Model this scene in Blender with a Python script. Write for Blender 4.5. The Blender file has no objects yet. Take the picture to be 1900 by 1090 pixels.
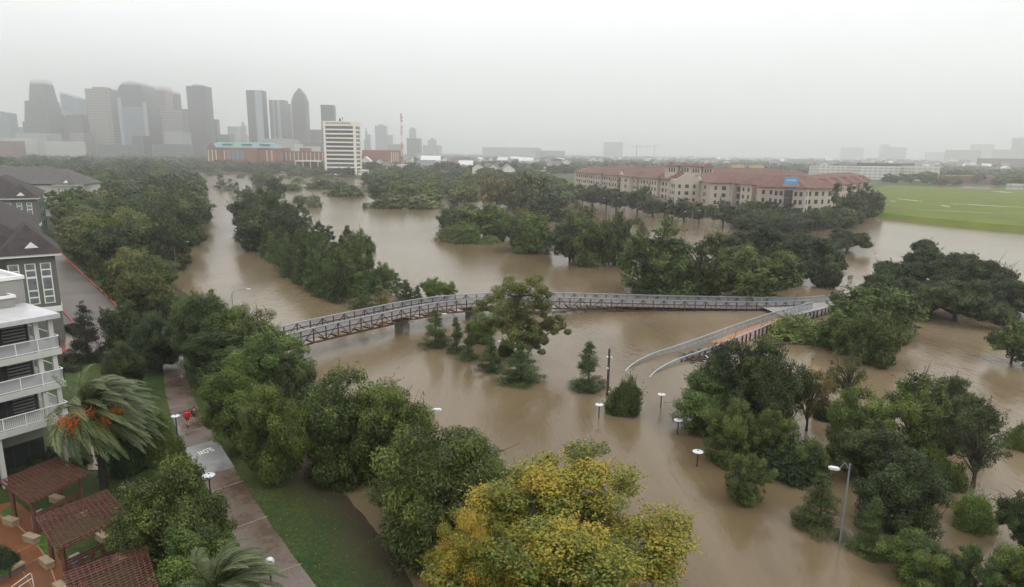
import bpy, bmesh, math, random
import numpy as np
from mathutils import Vector, Matrix

S = bpy.context.scene
C = S.collection
HAZE_D = 0.00033
R = math.radians

# ------------------------------------------------------------------ camera, sky, sun, exposure
FPX, PITCH, ROLL, CAMZ = 1230.0, R(12.0), R(0.7), 27.5
_F = Vector((0, math.cos(PITCH), -math.sin(PITCH)))
_R0 = Vector((1, 0, 0)); _U0 = Vector((0, math.sin(PITCH), math.cos(PITCH)))
_R = _R0 * math.cos(ROLL) + _U0 * math.sin(ROLL)
_U = _U0 * math.cos(ROLL) - _R0 * math.sin(ROLL)
cam_d = bpy.data.cameras.new('camera'); cam = bpy.data.objects.new('camera', cam_d); C.objects.link(cam)
m3 = Matrix((_R, _U, -_F)).transposed()
cam.matrix_world = Matrix.Translation((0, 0, CAMZ)) @ m3.to_4x4()
cam_d.sensor_width = 36; cam_d.lens = 36 * FPX / 1900
cam_d.clip_start = 0.5; cam_d.clip_end = 30000
S.camera = cam

W = bpy.data.worlds.new('World'); S.world = W; W.use_nodes = True
nt = W.node_tree; nt.nodes.clear()
def wn(t): return nt.nodes.new(t)
out = wn('ShaderNodeOutputWorld'); bg = wn('ShaderNodeBackground')
sky = wn('ShaderNodeTexSky'); sky.sky_type = 'NISHITA'; sky.sun_disc = False
SUN_EL, SUN_AZ = R(52), R(-60)
sky.sun_elevation = SUN_EL; sky.sun_rotation = SUN_AZ
hs = wn('ShaderNodeHueSaturation'); hs.inputs['Saturation'].default_value = 0.12
nt.links.new(sky.outputs[0], hs.inputs['Color'])
tc = wn('ShaderNodeTexCoord'); mp = wn('ShaderNodeMapping'); mp.inputs['Scale'].default_value = (1.2, 1.2, 5.0)
nz = wn('ShaderNodeTexNoise'); nz.inputs['Scale'].default_value = 2.0; nz.inputs['Detail'].default_value = 5; nz.inputs['Roughness'].default_value = .55
nt.links.new(tc.outputs['Generated'], mp.inputs[0]); nt.links.new(mp.outputs[0], nz.inputs['Vector'])
cr = wn('ShaderNodeValToRGB')
cr.color_ramp.elements[0].position = .3; cr.color_ramp.elements[0].color = (7.0, 7.15, 7.3, 1)
cr.color_ramp.elements[1].position = .72; cr.color_ramp.elements[1].color = (9.6, 9.65, 9.7, 1)
nt.links.new(nz.outputs[0], cr.inputs[0])
mx = wn('ShaderNodeMixRGB'); mx.inputs[0].default_value = 0.93
nt.links.new(hs.outputs[0], mx.inputs[1]); nt.links.new(cr.outputs[0], mx.inputs[2])
sx_ = wn('ShaderNodeSeparateXYZ'); nt.links.new(tc.outputs['Generated'], sx_.inputs[0])
mr_ = wn('ShaderNodeMapRange'); mr_.inputs['From Min'].default_value = .02; mr_.inputs['From Max'].default_value = .5; mr_.inputs['To Min'].default_value = .62; mr_.inputs['To Max'].default_value = 1.25
nt.links.new(sx_.outputs[2], mr_.inputs[0])
vm = wn('ShaderNodeVectorMath'); vm.operation = 'SCALE'; nt.links.new(mx.outputs[0], vm.inputs[0]); nt.links.new(mr_.outputs[0], vm.inputs['Scale'])
nt.links.new(vm.outputs[0], bg.inputs[0]); bg.inputs[1].default_value = 0.1
nt.links.new(bg.outputs[0], out.inputs[0])

sd = bpy.data.lights.new('sun', 'SUN'); sun = bpy.data.objects.new('sun', sd); C.objects.link(sun)
sd.energy = 0.6; sd.angle = R(25); sd.color = (1, .97, .93)
sun.rotation_euler = (R(90) - SUN_EL, 0, R(180) - SUN_AZ + R(180))

S.view_settings.view_transform = 'Standard'; S.view_settings.look = 'None'
S.view_settings.exposure = 0.76; S.view_settings.gamma = 1.0
cy = S.cycles
cy.max_bounces = 14; cy.diffuse_bounces = 3; cy.glossy_bounces = 3; cy.transmission_bounces = 3
cy.transparent_max_bounces = 12; cy.volume_bounces = 10
cy.use_denoising = True
cy.use_adaptive_sampling = True

# ------------------------------------------------------------------ pixel <-> world helpers (photo pixels, 1900 x 1090)
def ray(px, py):
    return (_F + _R * ((px - 950) / FPX) + _U * (-(py - 545) / FPX))
def at(px, py, z=0.0):
    """point of the horizontal plane z seen at a photo pixel"""
    d = ray(px, py)
    t = (z - CAMZ) / d.z
    return Vector((0, 0, CAMZ)) + d * t
def atY(px, py, Y):
    d = ray(px, py); t = Y / d.y
    return Vector((0, 0, CAMZ)) + d * t
def depth(p):
    return (Vector(p) - Vector((0, 0, CAMZ))).dot(_F)

# ------------------------------------------------------------------ object helpers
LW = []
def tag(o, label=None, cat=None, group=None, kind=None):
    if label and not 4 <= len(label.split()) <= 16: LW.append(label)
    if label: o['label'] = label
    if cat: o['category'] = cat
    if group: o['group'] = group
    if kind: o['kind'] = kind
    return o
def empty(name, loc=(0, 0, 0), rz=0.0, label=None, cat=None, group=None, kind=None):
    o = bpy.data.objects.new(name, None); C.objects.link(o)
    o.empty_display_size = .5
    o.location = loc; o.rotation_euler = (0, 0, rz)
    return tag(o, label, cat, group, kind)
def link(name, me, parent=None, loc=None):
    o = bpy.data.objects.new(name, me); C.objects.link(o)
    if parent is not None: o.parent = parent
    if loc is not None: o.location = loc
    return o
def kids(o): return [c for c in o.children]
def copy_tree(o, parent=None):
    c = o.copy(); C.objects.link(c)
    if parent is not None: c.parent = parent
    for ch in KID.get(o.name, []):
        copy_tree(ch, c)
    return c
KID = {}
def reg(root):
    """remember the children of a prototype (children lookup is slow)"""
    KID[root.name] = list(root.children)
    for ch in root.children: reg(ch)

class MB:
    def __init__(s): s.v = []; s.f = []
    def add(s, vs, fs):
        n = len(s.v); s.v += [tuple(v) for v in vs]; s.f += [tuple(i + n for i in f) for f in fs]; return s
    def box(s, x0, x1, y0, y1, z0, z1, M=None):
        vs = [Vector(p) for p in ((x0,y0,z0),(x1,y0,z0),(x1,y1,z0),(x0,y1,z0),(x0,y0,z1),(x1,y0,z1),(x1,y1,z1),(x0,y1,z1))]
        if M is not None: vs = [M @ v for v in vs]
        return s.add(vs, [(0,3,2,1),(4,5,6,7),(0,1,5,4),(1,2,6,5),(2,3,7,6),(3,0,4,7)])
    def bar(s, a, b, w, h=None, up=(0, 0, 1)):
        """rectangular bar from a to b"""
        h = h or w; a = Vector(a); b = Vector(b); d = b - a
        if d.length < 1e-6: return s
        d.normalize(); u = Vector(up); r = d.cross(u)
        if r.length < 1e-3: r = d.cross(Vector((1, 0, 0)))
        r.normalize(); u = r.cross(d); r = r * w / 2; u = u * h / 2
        vs = [a-r-u, a+r-u, a+r+u, a-r+u, b-r-u, b+r-u, b+r+u, b-r+u]
        return s.add(vs, [(0,1,2,3),(7,6,5,4),(0,4,5,1),(1,5,6,2),(2,6,7,3),(3,7,4,0)])
    def tube(s, pts, rad, n=6, cap=True):
        pts = [Vector(p) for p in pts]
        if not hasattr(rad, '__len__'): rad = [rad] * len(pts)
        base = len(s.v); prev = None
        for i, p in enumerate(pts):
            d = (pts[min(i+1, len(pts)-1)] - pts[max(i-1, 0)])
            if d.length < 1e-6: d = Vector((0, 0, 1))
            d.normalize()
            r = d.cross(Vector((0.13, 0.97, 0.2))) if prev is None else prev - d * prev.dot(d)
            if r.length < 1e-4: r = d.cross(Vector((1, 0, 0)))
            r.normalize(); prev = r; u = d.cross(r)
            for k in range(n):
                a = 2 * math.pi * k / n
                s.v.append(tuple(p + (r * math.cos(a) + u * math.sin(a)) * rad[i]))
        for i in range(len(pts) - 1):
            for k in range(n):
                a = base + i*n + k; b = base + i*n + (k+1) % n
                s.f.append((a, b, b + n, a + n))
        if cap:
            s.f.append(tuple(base + k for k in range(n))[::-1])
            e = base + (len(pts)-1)*n
            s.f.append(tuple(e + k for k in range(n)))
        return s
    def lathe(s, prof, n=16, c=(0, 0, 0)):
        base = len(s.v)
        for r, z in prof:
            for k in range(n):
                a = 2*math.pi*k/n
                s.v.append((c[0] + r*math.cos(a), c[1] + r*math.sin(a), c[2] + z))
        for i in range(len(prof)-1):
            for k in range(n):
                a = base+i*n+k; b = base+i*n+(k+1) % n
                s.f.append((a, b, b+n, a+n))
        s.f.append(tuple(base+k for k in range(n))[::-1])
        e = base+(len(prof)-1)*n; s.f.append(tuple(e+k for k in range(n)))
        return s
    def prism(s, poly, z0, z1, inset=0.0):
        """vertical prism over a plan polygon; top may be inset towards the centroid"""
        n = len(poly); cx = sum(p[0] for p in poly)/n; cy_ = sum(p[1] for p in poly)/n
        lo = [(p[0], p[1], z0) for p in poly]
        hi = [(p[0]+(cx-p[0])*inset, p[1]+(cy_-p[1])*inset, z1) for p in poly]
        fs = [tuple(range(n))[::-1], tuple(range(n, 2*n))] + [(i, (i+1) % n, n+(i+1) % n, n+i) for i in range(n)]
        return s.add(lo+hi, fs)
    def mesh(s, name, mat):
        me = bpy.data.meshes.new(name); me.from_pydata(s.v, [], s.f)
        if mat: me.materials.append(mat)
        bm = bmesh.new(); bm.from_mesh(me); bmesh.ops.recalc_face_normals(bm, faces=bm.faces); bm.to_mesh(me); bm.free()
        me.update(); return me
    def build(s, name, mat, parent=None, smooth=False, loc=None):
        me = s.mesh(name, mat)
        if smooth: me.shade_smooth()
        return link(name, me, parent, loc)

# ------------------------------------------------------------------ materials
def mat(name, col, rough=.7, metal=0.0, noise=0.0, nscale=1.0, bump=0.0, bscale=8.0, spec=.5, col2=None, emit=None):
    m = bpy.data.materials.new(name); m.use_nodes = True
    t = m.node_tree; b = t.nodes['Principled BSDF']
    b.inputs['Roughness'].default_value = rough; b.inputs['Metallic'].default_value = metal
    b.inputs['Specular IOR Level'].default_value = spec
    b.inputs['Base Color'].default_value = (*col, 1)
    if noise or col2:
        tcn = t.nodes.new('ShaderNodeTexCoord'); n = t.nodes.new('ShaderNodeTexNoise')
        n.inputs['Scale'].default_value = nscale; n.inputs['Detail'].default_value = 6; n.inputs['Roughness'].default_value = .6
        t.links.new(tcn.outputs['Object'], n.inputs['Vector'])
        r = t.nodes.new('ShaderNodeValToRGB')
        c2 = col2 or tuple(c * (1 - noise) for c in col)
        c1 = col if col2 else tuple(min(1, c * (1 + noise)) for c in col)
        r.color_ramp.elements[0].position = .32; r.color_ramp.elements[0].color = (*c2, 1)
        r.color_ramp.elements[1].position = .68; r.color_ramp.elements[1].color = (*c1, 1)
        t.links.new(n.outputs[0], r.inputs[0]); t.links.new(r.outputs[0], b.inputs['Base Color'])
    if bump:
        tcn = t.nodes.new('ShaderNodeTexCoord'); n = t.nodes.new('ShaderNodeTexNoise')
        n.inputs['Scale'].default_value = bscale; n.inputs['Detail'].default_value = 4
        t.links.new(tcn.outputs['Object'], n.inputs['Vector'])
        bp = t.nodes.new('ShaderNodeBump'); bp.inputs['Strength'].default_value = bump; bp.inputs['Distance'].default_value = .05
        t.links.new(n.outputs[0], bp.inputs['Height']); t.links.new(bp.outputs[0], b.inputs['Normal'])
    if emit:
        b.inputs['Emission Color'].default_value = (*emit, 1); b.inputs['Emission Strength'].default_value = 1
    return m

def leaf_mat(name, dark, mid, light, rough=.55, transl=.25):
    """foliage: colour runs with the per-leaf 'tint' value of the mesh and shifts a little per tree"""
    m = bpy.data.materials.new(name); m.use_nodes = True
    t = m.node_tree; b = t.nodes['Principled BSDF']; o = t.nodes['Material Output']
    at_ = t.nodes.new('ShaderNodeAttribute'); at_.attribute_name = 'tint'
    r = t.nodes.new('ShaderNodeValToRGB'); e = r.color_ramp.elements
    e[0].position = .05; e[0].color = (*dark, 1); e[1].position = .95; e[1].color = (*light, 1)
    x = e.new(.5); x.color = (*mid, 1)
    t.links.new(at_.outputs['Fac'], r.inputs[0])
    oi = t.nodes.new('ShaderNodeObjectInfo')
    h = t.nodes.new('ShaderNodeHueSaturation')
    mr = t.nodes.new('ShaderNodeMapRange'); mr.inputs['To Min'].default_value = .485; mr.inputs['To Max'].default_value = .515
    t.links.new(oi.outputs['Random'], mr.inputs['Value']); t.links.new(mr.outputs[0], h.inputs['Hue'])
    mul = t.nodes.new('ShaderNodeMath'); mul.operation = 'MULTIPLY'; mul.inputs[1].default_value = 7.31
    fr = t.nodes.new('ShaderNodeMath'); fr.operation = 'FRACT'
    t.links.new(oi.outputs['Random'], mul.inputs[0]); t.links.new(mul.outputs[0], fr.inputs[0])
    mv = t.nodes.new('ShaderNodeMapRange'); mv.inputs['To Min'].default_value = .78; mv.inputs['To Max'].default_value = 1.25
    t.links.new(fr.outputs[0], mv.inputs['Value']); t.links.new(mv.outputs[0], h.inputs['Value'])
    t.links.new(r.outputs[0], h.inputs['Color']); t.links.new(h.outputs[0], b.inputs['Base Color'])
    b.inputs['Roughness'].default_value = rough; b.inputs['Specular IOR Level'].default_value = .35
    tr = t.nodes.new('ShaderNodeBsdfTranslucent'); t.links.new(h.outputs[0], tr.inputs[0])
    ms = t.nodes.new('ShaderNodeMixShader'); ms.inputs[0].default_value = transl
    t.links.new(b.outputs[0], ms.inputs[1]); t.links.new(tr.outputs[0], ms.inputs[2]); t.links.new(ms.outputs[0], o.inputs[0])
    return m

M = {}
M['leaf'] = leaf_mat('foliage_green', (.020, .032, .006), (.062, .093, .016), (.155, .205, .038))
M['dark'] = leaf_mat('foliage_dark', (.011, .019, .005), (.032, .049, .012), (.085, .120, .027))
M['light'] = leaf_mat('foliage_light', (.045, .070, .015), (.095, .135, .025), (.17, .22, .05))
M['pine'] = leaf_mat('foliage_pine', (.020, .036, .009), (.055, .087, .020), (.125, .175, .042))
M['autumn'] = leaf_mat('foliage_autumn', (.050, .085, .014), (.21, .20, .025), (.44, .27, .03), transl=.3)
M['rust'] = leaf_mat('foliage_rust', (.055, .060, .016), (.120, .098, .024), (.20, .135, .035))
M['mixed'] = leaf_mat('foliage_mixed', (.035, .045, .013), (.095, .112, .028), (.18, .175, .048))
M['magnolia'] = leaf_mat('foliage_magnolia', (.010, .016, .008), (.020, .032, .013), (.075, .040, .018))
M['palm'] = leaf_mat('foliage_palm', (.034, .050, .018), (.082, .112, .040), (.165, .20, .085), rough=.45)
M['silver'] = leaf_mat('foliage_silver', (.06, .08, .04), (.12, .15, .07), (.20, .24, .12))
M['hedge'] = leaf_mat('foliage_hedge', (.012, .022, .007), (.022, .042, .011), (.045, .08, .02))
M['bark'] = mat('bark', (.045, .035, .026), .9, noise=.4, nscale=3, bump=.6, bscale=12)
M['palm_bark'] = mat('palm_bark', (.020, .016, .012), .95, noise=.5, nscale=5, bump=.8, bscale=10)
M['white'] = mat('white_paint', (.66, .66, .63), .5, noise=.06, nscale=.7)
M['cream'] = mat('cream_stucco', (.60, .55, .44), .85, noise=.08, nscale=.5)
M['steel'] = mat('galvanised_steel', (.34, .37, .40), .45, .5, noise=.12, nscale=2)
M['truss'] = mat('oxblood_steel', (.055, .022, .022), .6, .0, noise=.3, nscale=2)
M['concrete'] = mat('concrete', (.24, .225, .20), .9, noise=.2, nscale=.8, bump=.2)
M['lamp_steel'] = mat('lamp_steel', (.20, .21, .22), .5, .3)
M['dark_metal'] = mat('dark_metal', (.030, .030, .034), .5, .3)
M['lamp_white'] = mat('lamp_white', (.52, .54, .56), .35)
M['glass'] = mat('window_glass', (.030, .035, .040), .15, spec=.5)
M['wood'] = mat('weathered_pole', (.055, .042, .034), .9, noise=.3, nscale=4)
M['redwood'] = mat('red_stained_wood', (.095, .036, .024), .65, noise=.3, nscale=3)
M['stone'] = mat('tan_stone', (.27, .21, .13), .7, noise=.15, nscale=4)
# ------------------------------------------------------------------ setting: ground sheet, water, field, path
def px_poly(pts, z=0.0): return [tuple(at(x, y, z)[:2]) for x, y in pts]
LEFT_BANK = px_poly([(900, 1400), (800, 1130), (722, 1010), (668, 945), (612, 885), (575, 840), (560, 790), (548, 730), (510, 680), (462, 620),
    (400, 575), (352, 548), (310, 520), (275, 490), (262, 470), (300, 440), (330, 400), (345, 370), (330, 345), (290, 325), (150, 312), (-900, 312), (-2600, 1400)])
FAR_LAND = px_poly([(-900, 305), (250, 311), (345, 318), (430, 320), (600, 326), (690, 336), (800, 344), (1000, 352), (1066, 366), (1180, 388), (1290, 404),
    (1380, 411), (1480, 408), (1560, 400), (1612, 383), (1622, 352), (1640, 345), (2300, 340)]) + [(9000, 1500), (9500, 12000), (-9500, 12000), (-9500, 2000)]
def sdist(px, py, poly):
    """signed distance (inside positive) of numpy points to a polygon"""
    d = np.full(px.shape, 1e9); inside = np.zeros(px.shape, bool)
    n = len(poly)
    for i in range(n):
        x1, y1 = poly[i]; x2, y2 = poly[(i+1) % n]
        ex, ey = x2-x1, y2-y1; L = ex*ex+ey*ey + 1e-9
        t = np.clip(((px-x1)*ex+(py-y1)*ey)/L, 0, 1)
        d = np.minimum(d, np.hypot(px-(x1+t*ex), py-(y1+t*ey)))
        if y1 != y2:
            cond = ((y1 > py) != (y2 > py)) & (px < (x2-x1)*(py-y1)/(y2-y1)+x1)
            inside ^= cond
    return np.where(inside, d, -d)
def ground_z(x, y):
    x = np.atleast_1d(np.asarray(x, float)); y = np.atleast_1d(np.asarray(y, float))
    a = sdist(x, y, LEFT_BANK); b = sdist(x, y, FAR_LAND)
    za = np.where(a > 0, np.minimum(.55, a*.09), np.maximum(-2.5, a*.12))
    zb = np.where(b > 0, np.minimum(1.2, b*.10), np.maximum(-2.5, b*.12))
    return np.maximum(za, zb)
def gz(x, y): return float(ground_z(x, y)[0])

def grid_axis(lim, n, fine):
    u = np.linspace(-1, 1, n); k = math.asinh(lim/fine)
    return np.sinh(u*k)*fine
def np_mesh(name, V, Fq, material, tint=None, smooth=False, nv=4):
    me = bpy.data.meshes.new(name)
    V = np.asarray(V, np.float32).reshape(-1, 3); Fq = np.asarray(Fq, np.int32).reshape(-1, nv)
    me.vertices.add(len(V)); me.vertices.foreach_set('co', V.ravel())
    me.loops.add(Fq.size); me.loops.foreach_set('vertex_index', Fq.ravel())
    me.polygons.add(len(Fq)); me.polygons.foreach_set('loop_start', np.arange(0, Fq.size, nv, dtype=np.int32))
    if tint is not None:
        a = me.attributes.new('tint', 'FLOAT', 'FACE'); a.data.foreach_set('value', np.asarray(tint, np.float32))
    if material: me.materials.append(material)
    me.update(calc_edges=True); me.validate()
    if smooth: me.shade_smooth()
    return me

gx = grid_axis(8600, 340, 60.0); gy = grid_axis(8600, 340, 60.0) + 60
gy = gy[(gy > -260) & (gy < 8600)]
GX, GY = np.meshgrid(gx, gy); GZ = ground_z(GX.ravel(), GY.ravel()).reshape(GX.shape)
V = np.stack([GX, GY, GZ], -1).reshape(-1, 3)
ny, nx = GX.shape; I = np.arange(ny*nx).reshape(ny, nx)
Fq = np.stack([I[:-1, :-1], I[:-1, 1:], I[1:, 1:], I[1:, :-1]], -1)

mg = bpy.data.materials.new('ground_grass'); mg.use_nodes = True
t = mg.node_tree; b = t.nodes['Principled BSDF']; b.inputs['Roughness'].default_value = .8; b.inputs['Specular IOR Level'].default_value = .2
tcn = t.nodes.new('ShaderNodeTexCoord')
n1 = t.nodes.new('ShaderNodeTexNoise'); n1.inputs['Scale'].default_value = .12; n1.inputs['Detail'].default_value = 8; n1.inputs['Roughness'].default_value = .65
n2 = t.nodes.new('ShaderNodeTexNoise'); n2.inputs['Scale'].default_value = 3.0; n2.inputs['Detail'].default_value = 8; n2.inputs['Roughness'].default_value = .75
for n in (n1, n2): t.links.new(tcn.outputs['Object'], n.inputs['Vector'])
r1 = t.nodes.new('ShaderNodeValToRGB'); e = r1.color_ramp.elements
e[0].position = .35; e[0].color = (.018, .042, .008, 1); e[1].position = .66; e[1].color = (.052, .068, .016, 1)
x = e.new(.80); x.color = (.075, .058, .030, 1)
r2 = t.nodes.new('ShaderNodeValToRGB'); r2.color_ramp.elements[0].position = .3; r2.color_ramp.elements[0].color = (.4, .4, .4, 1)
r2.color_ramp.elements[1].position = .7; r2.color_ramp.elements[1].color = (1.55, 1.5, 1.4, 1)
mm = t.nodes.new('ShaderNodeMixRGB'); mm.blend_type = 'MULTIPLY'; mm.inputs[0].default_value = 1
t.links.new(n1.outputs[0], r1.inputs[0]); t.links.new(n2.outputs[0], r2.inputs[0])
t.links.new(r1.outputs[0], mm.inputs[1]); t.links.new(r2.outputs[0], mm.inputs[2])
gp = t.nodes.new('ShaderNodeNewGeometry'); sz_ = t.nodes.new('ShaderNodeSeparateXYZ'); t.links.new(gp.outputs['Position'], sz_.inputs[0])
ad = t.nodes.new('ShaderNodeMath'); ad.operation = 'MULTIPLY_ADD'; t.links.new(n1.outputs[0], ad.inputs[0]); ad.inputs[1].default_value = -.7; t.links.new(sz_.outputs[2], ad.inputs[2])
mz = t.nodes.new('ShaderNodeMapRange'); mz.inputs['From Min'].default_value = -.30; mz.inputs['From Max'].default_value = .10; t.links.new(ad.outputs[0], mz.inputs[0])
mud = t.nodes.new('ShaderNodeMixRGB'); mud.inputs[1].default_value = (.040, .030, .018, 1); t.links.new(mz.outputs[0], mud.inputs[0]); t.links.new(mm.outputs[0], mud.inputs[2])
t.links.new(mud.outputs[0], b.inputs['Base Color'])
bp = t.nodes.new('ShaderNodeBump'); bp.inputs['Strength'].default_value = .8; bp.inputs['Distance'].default_value = .12
t.links.new(n2.outputs[0], bp.inputs['Height']); t.links.new(bp.outputs[0], b.inputs['Normal'])
tag(link('ground', np_mesh('ground', V, Fq, mg, smooth=True)), kind='structure')

# flood water: brown silt, streaked by the current
mw = bpy.data.materials.new('flood_water'); mw.use_nodes = True
t = mw.node_tree; b = t.nodes['Principled BSDF']
b.inputs['Roughness'].default_value = .15; b.inputs['IOR'].default_value = 1.33; b.inputs['Specular IOR Level'].default_value = .34
tcn = t.nodes.new('ShaderNodeTexCoord')
def mapped(scale, rz):
    mp_ = t.nodes.new('ShaderNodeMapping'); mp_.inputs['Scale'].default_value = scale; mp_.inputs['Rotation'].default_value = (0, 0, rz)
    t.links.new(tcn.outputs['Object'], mp_.inputs[0]); return mp_
def wnoise(scale, vec, detail=5, rough=.6, dist=0):
    n = t.nodes.new('ShaderNodeTexNoise'); n.inputs['Scale'].default_value = scale; n.inputs['Detail'].default_value = detail
    n.inputs['Roughness'].default_value = rough; n.inputs['Distortion'].default_value = dist
    t.links.new(vec.outputs[0], n.inputs['Vector']); return n
FLOW = R(-38)
c1 = wnoise(.035, mapped((1, .28, 1), FLOW), 6, .6, .8)
r1 = t.nodes.new('ShaderNodeValToRGB'); e = r1.color_ramp.elements
e[0].position = .36; e[0].color = (.105, .075, .040, 1); e[1].position = .66; e[1].color = (.180, .138, .085, 1)
t.links.new(c1.outputs[0], r1.inputs[0]); t.links.new(r1.outputs[0], b.inputs['Base Color'])
w1 = wnoise(1.6, mapped((1, .45, 1), FLOW+.5), 4, .55, .3)
w2 = wnoise(.25, mapped((1, .35, 1), FLOW), 5, .6, 1.2)
w3 = wnoise(5.0, mapped((1, .6, 1), FLOW+.5), 2, .5)
am = wnoise(.03, mapped((1, .5, 1), FLOW), 3, .5, .6)
def math_(op, a, b_=None, v=None):
    n = t.nodes.new('ShaderNodeMath'); n.operation = op
    t.links.new(a, n.inputs[0])
    if b_ is not None: t.links.new(b_, n.inputs[1])
    else: n.inputs[1].default_value = v
    return n.outputs[0]
rip = math_('ADD', math_('MULTIPLY', w1.outputs[0], v=.85), math_('MULTIPLY', w3.outputs[0], v=.16))
amp = math_('ADD', math_('MULTIPLY', am.outputs[0], v=1.6), v=-.25)
rip = math_('MULTIPLY', rip, amp)
hgt = math_('ADD', rip, math_('MULTIPLY', w2.outputs[0], v=.8))
bp = t.nodes.new('ShaderNodeBump'); bp.inputs['Strength'].default_value = .8; bp.inputs['Distance'].default_value = .13
t.links.new(hgt, bp.inputs['Height']); t.links.new(bp.outputs[0], b.inputs['Normal'])
w = MB(); w.add([(-8600, -260, 0), (8600, -260, 0), (8600, 8600, 0), (-8600, 8600, 0)], [(0, 1, 2, 3)])
tag(w.build('flood_water', mw), kind='structure')

# raised green field on the right, with a short bank down to the water
fm = mat('field_grass', (.125, .145, .022), .9, nscale=.06, col2=(.072, .100, .018), spec=.1)
def sloped(name, poly, ztop, slope, material, seg=6.0):
    top = []
    for i in range(len(poly)):
        a = Vector(poly[i]+(0,)); b_ = Vector(poly[(i+1) % len(poly)]+(0,)); k = max(1, min(60, int((b_-a).length/seg)))
        for j in range(k): top.append(a.lerp(b_, j/k))
    n = len(top); cen = sum(top, Vector())/n
    vs = []; rng = random.Random(3)
    for i in range(n):
        d = (top[(i+1) % n]-top[i-1]).normalized(); nrm = Vector((d.y, -d.x, 0))
        if nrm.dot(top[i]-cen) < 0: nrm = -nrm
        vs.append(top[i]+Vector((0, 0, ztop)))
    for i in range(n):
        d = (top[(i+1) % n]-top[i-1]).normalized(); nrm = Vector((d.y, -d.x, 0))
        if nrm.dot(top[i]-cen) < 0: nrm = -nrm
        vs.append(top[i]+nrm*(slope+rng.uniform(-.8, .8))+Vector((0, 0, -.8)))
    w = MB(); w.add(vs, [tuple(range(n))]+[(i, (i+1) % n, n+(i+1) % n, n+i) for i in range(n)])
    return w.build(name, material)
FIELD = px_poly([(1640, 396), (1760, 408), (1900, 420), (2150, 446), (2600, 490), (2900, 372), (1905, 353), (1645, 344), (1614, 352)], 2.2)
tag(sloped('field', FIELD, 2.2, 5.0, fm), kind='structure')
pm = mat('puddle_water', (.13, .14, .08), .3)
for k, (x0, y0, x1, y1, th) in enumerate([(1665, 369, 1712, 374, 1.2), (1745, 381, 1764, 384, 2.0), (1764, 378.5, 1900, 385, .8), (1651, 373, 1662, 374, 1.0), (1840, 355, 1880, 358, 1.5), (1700, 389, 1900, 398, .35)]):
    rng = random.Random(k); n = 14; up, lo = [], []
    for i in range(n+1):
        f = i/n; x_, y_ = x0+(x1-x0)*f, y0+(y1-y0)*f; h_ = th*.6*(.35+.9*rng.random())*math.sin(math.pi*min(.97, max(.03, f)))**.4
        up.append(at(x_, y_-h_, 2.21)); lo.append(at(x_, y_+h_, 2.21))
    w = MB(); w.add(up+lo, [(i, i+1, n+2+i, n+1+i) for i in range(n)])
    tag(w.build('puddle', pm), kind='structure')

# riverside path
PL = [(301, 640), (303, 690), (307, 730), (317, 770), (330, 804), (343, 832), (361, 865), (384, 903), (426, 978), (453, 1027), (482, 1090), (540, 1210)]
PR = [(338, 640), (344, 690), (356, 730), (374, 770), (396, 804), (413, 832), (432, 865), (456, 903), (506, 978), (541, 1027), (588, 1090), (690, 1210)]
mpth = bpy.data.materials.new('wet_concrete_path'); mpth.use_nodes = True
t = mpth.node_tree; b = t.nodes['Principled BSDF']
tcn = t.nodes.new('ShaderNodeTexCoord'); n = t.nodes.new('ShaderNodeTexNoise'); n.inputs['Scale'].default_value = .35; n.inputs['Detail'].default_value = 7; n.inputs['Roughness'].default_value = .65
t.links.new(tcn.outputs['Object'], n.inputs['Vector'])
r = t.nodes.new('ShaderNodeValToRGB'); r.color_ramp.elements[0].position = .35; r.color_ramp.elements[0].color = (.078, .052, .038, 1)
r.color_ramp.elements[1].position = .68; r.color_ramp.elements[1].color = (.130, .096, .072, 1)
t.links.new(n.outputs[0], r.inputs[0]); t.links.new(r.outputs[0], b.inputs['Base Color'])
rr = t.nodes.new('ShaderNodeMapRange'); rr.inputs['From Min'].default_value = .38; rr.inputs['From Max'].default_value = .6; rr.inputs['To Min'].default_value = .12; rr.inputs['To Max'].default_value = .5
t.links.new(n.outputs[0], rr.inputs[0]); t.links.new(rr.outputs[0], b.inputs['Roughness'])
ZP = .575
def lanes(f0, f1, z):
    a = [at(*p, ZP) for p in PL]; c_ = [at(*p, ZP) for p in PR]
    return [(p.lerp(q, f0), p.lerp(q, f1)) for p, q in zip(a, c_)]
w = MB(); L = [at(*p, ZP) for p in PL]; Q = [at(*p, ZP) for p in PR]
L_PATH = L+Q[::-1]
n = len(L)
w.add(L+Q+[p-Vector((0, 0, .12)) for p in L]+[p-Vector((0, 0, .12)) for p in Q],
      [(i, i+1, n+i+1, n+i) for i in range(n-1)]+[(2*n+i, 2*n+i+1, i+1, i) for i in range(n-1)]+[(n+i, n+i+1, 3*n+i+1, 3*n+i) for i in range(n-1)])
tag(w.build('path', mpth), kind='structure')
slab_m = mat('pale_slab', (.19, .185, .178), .22, noise=.18, nscale=.5)
a, b_, c_, d_ = at(343, 832, ZP+.004), at(402, 815, ZP+.004), at(436, 868, ZP+.004), at(362, 884, ZP+.004)
tag(MB().add([a, b_, c_, d_], [(0, 1, 2, 3)]).build('path_slab', slab_m), kind='structure')
jm = mat('joint', (.22, .20, .17), .7)
w = MB()
for (x0, y0, x1, y1) in [(393, 912, 452, 892), (428, 983, 497, 958), (314, 757, 346, 750), (334, 806, 386, 792), (470, 1078, 560, 1046)]:
    w.bar(at(x0, y0, ZP+.006), at(x1, y1, ZP+.006), .07, .012)
tag(w.build('path_joints', jm), kind='structure')
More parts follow.
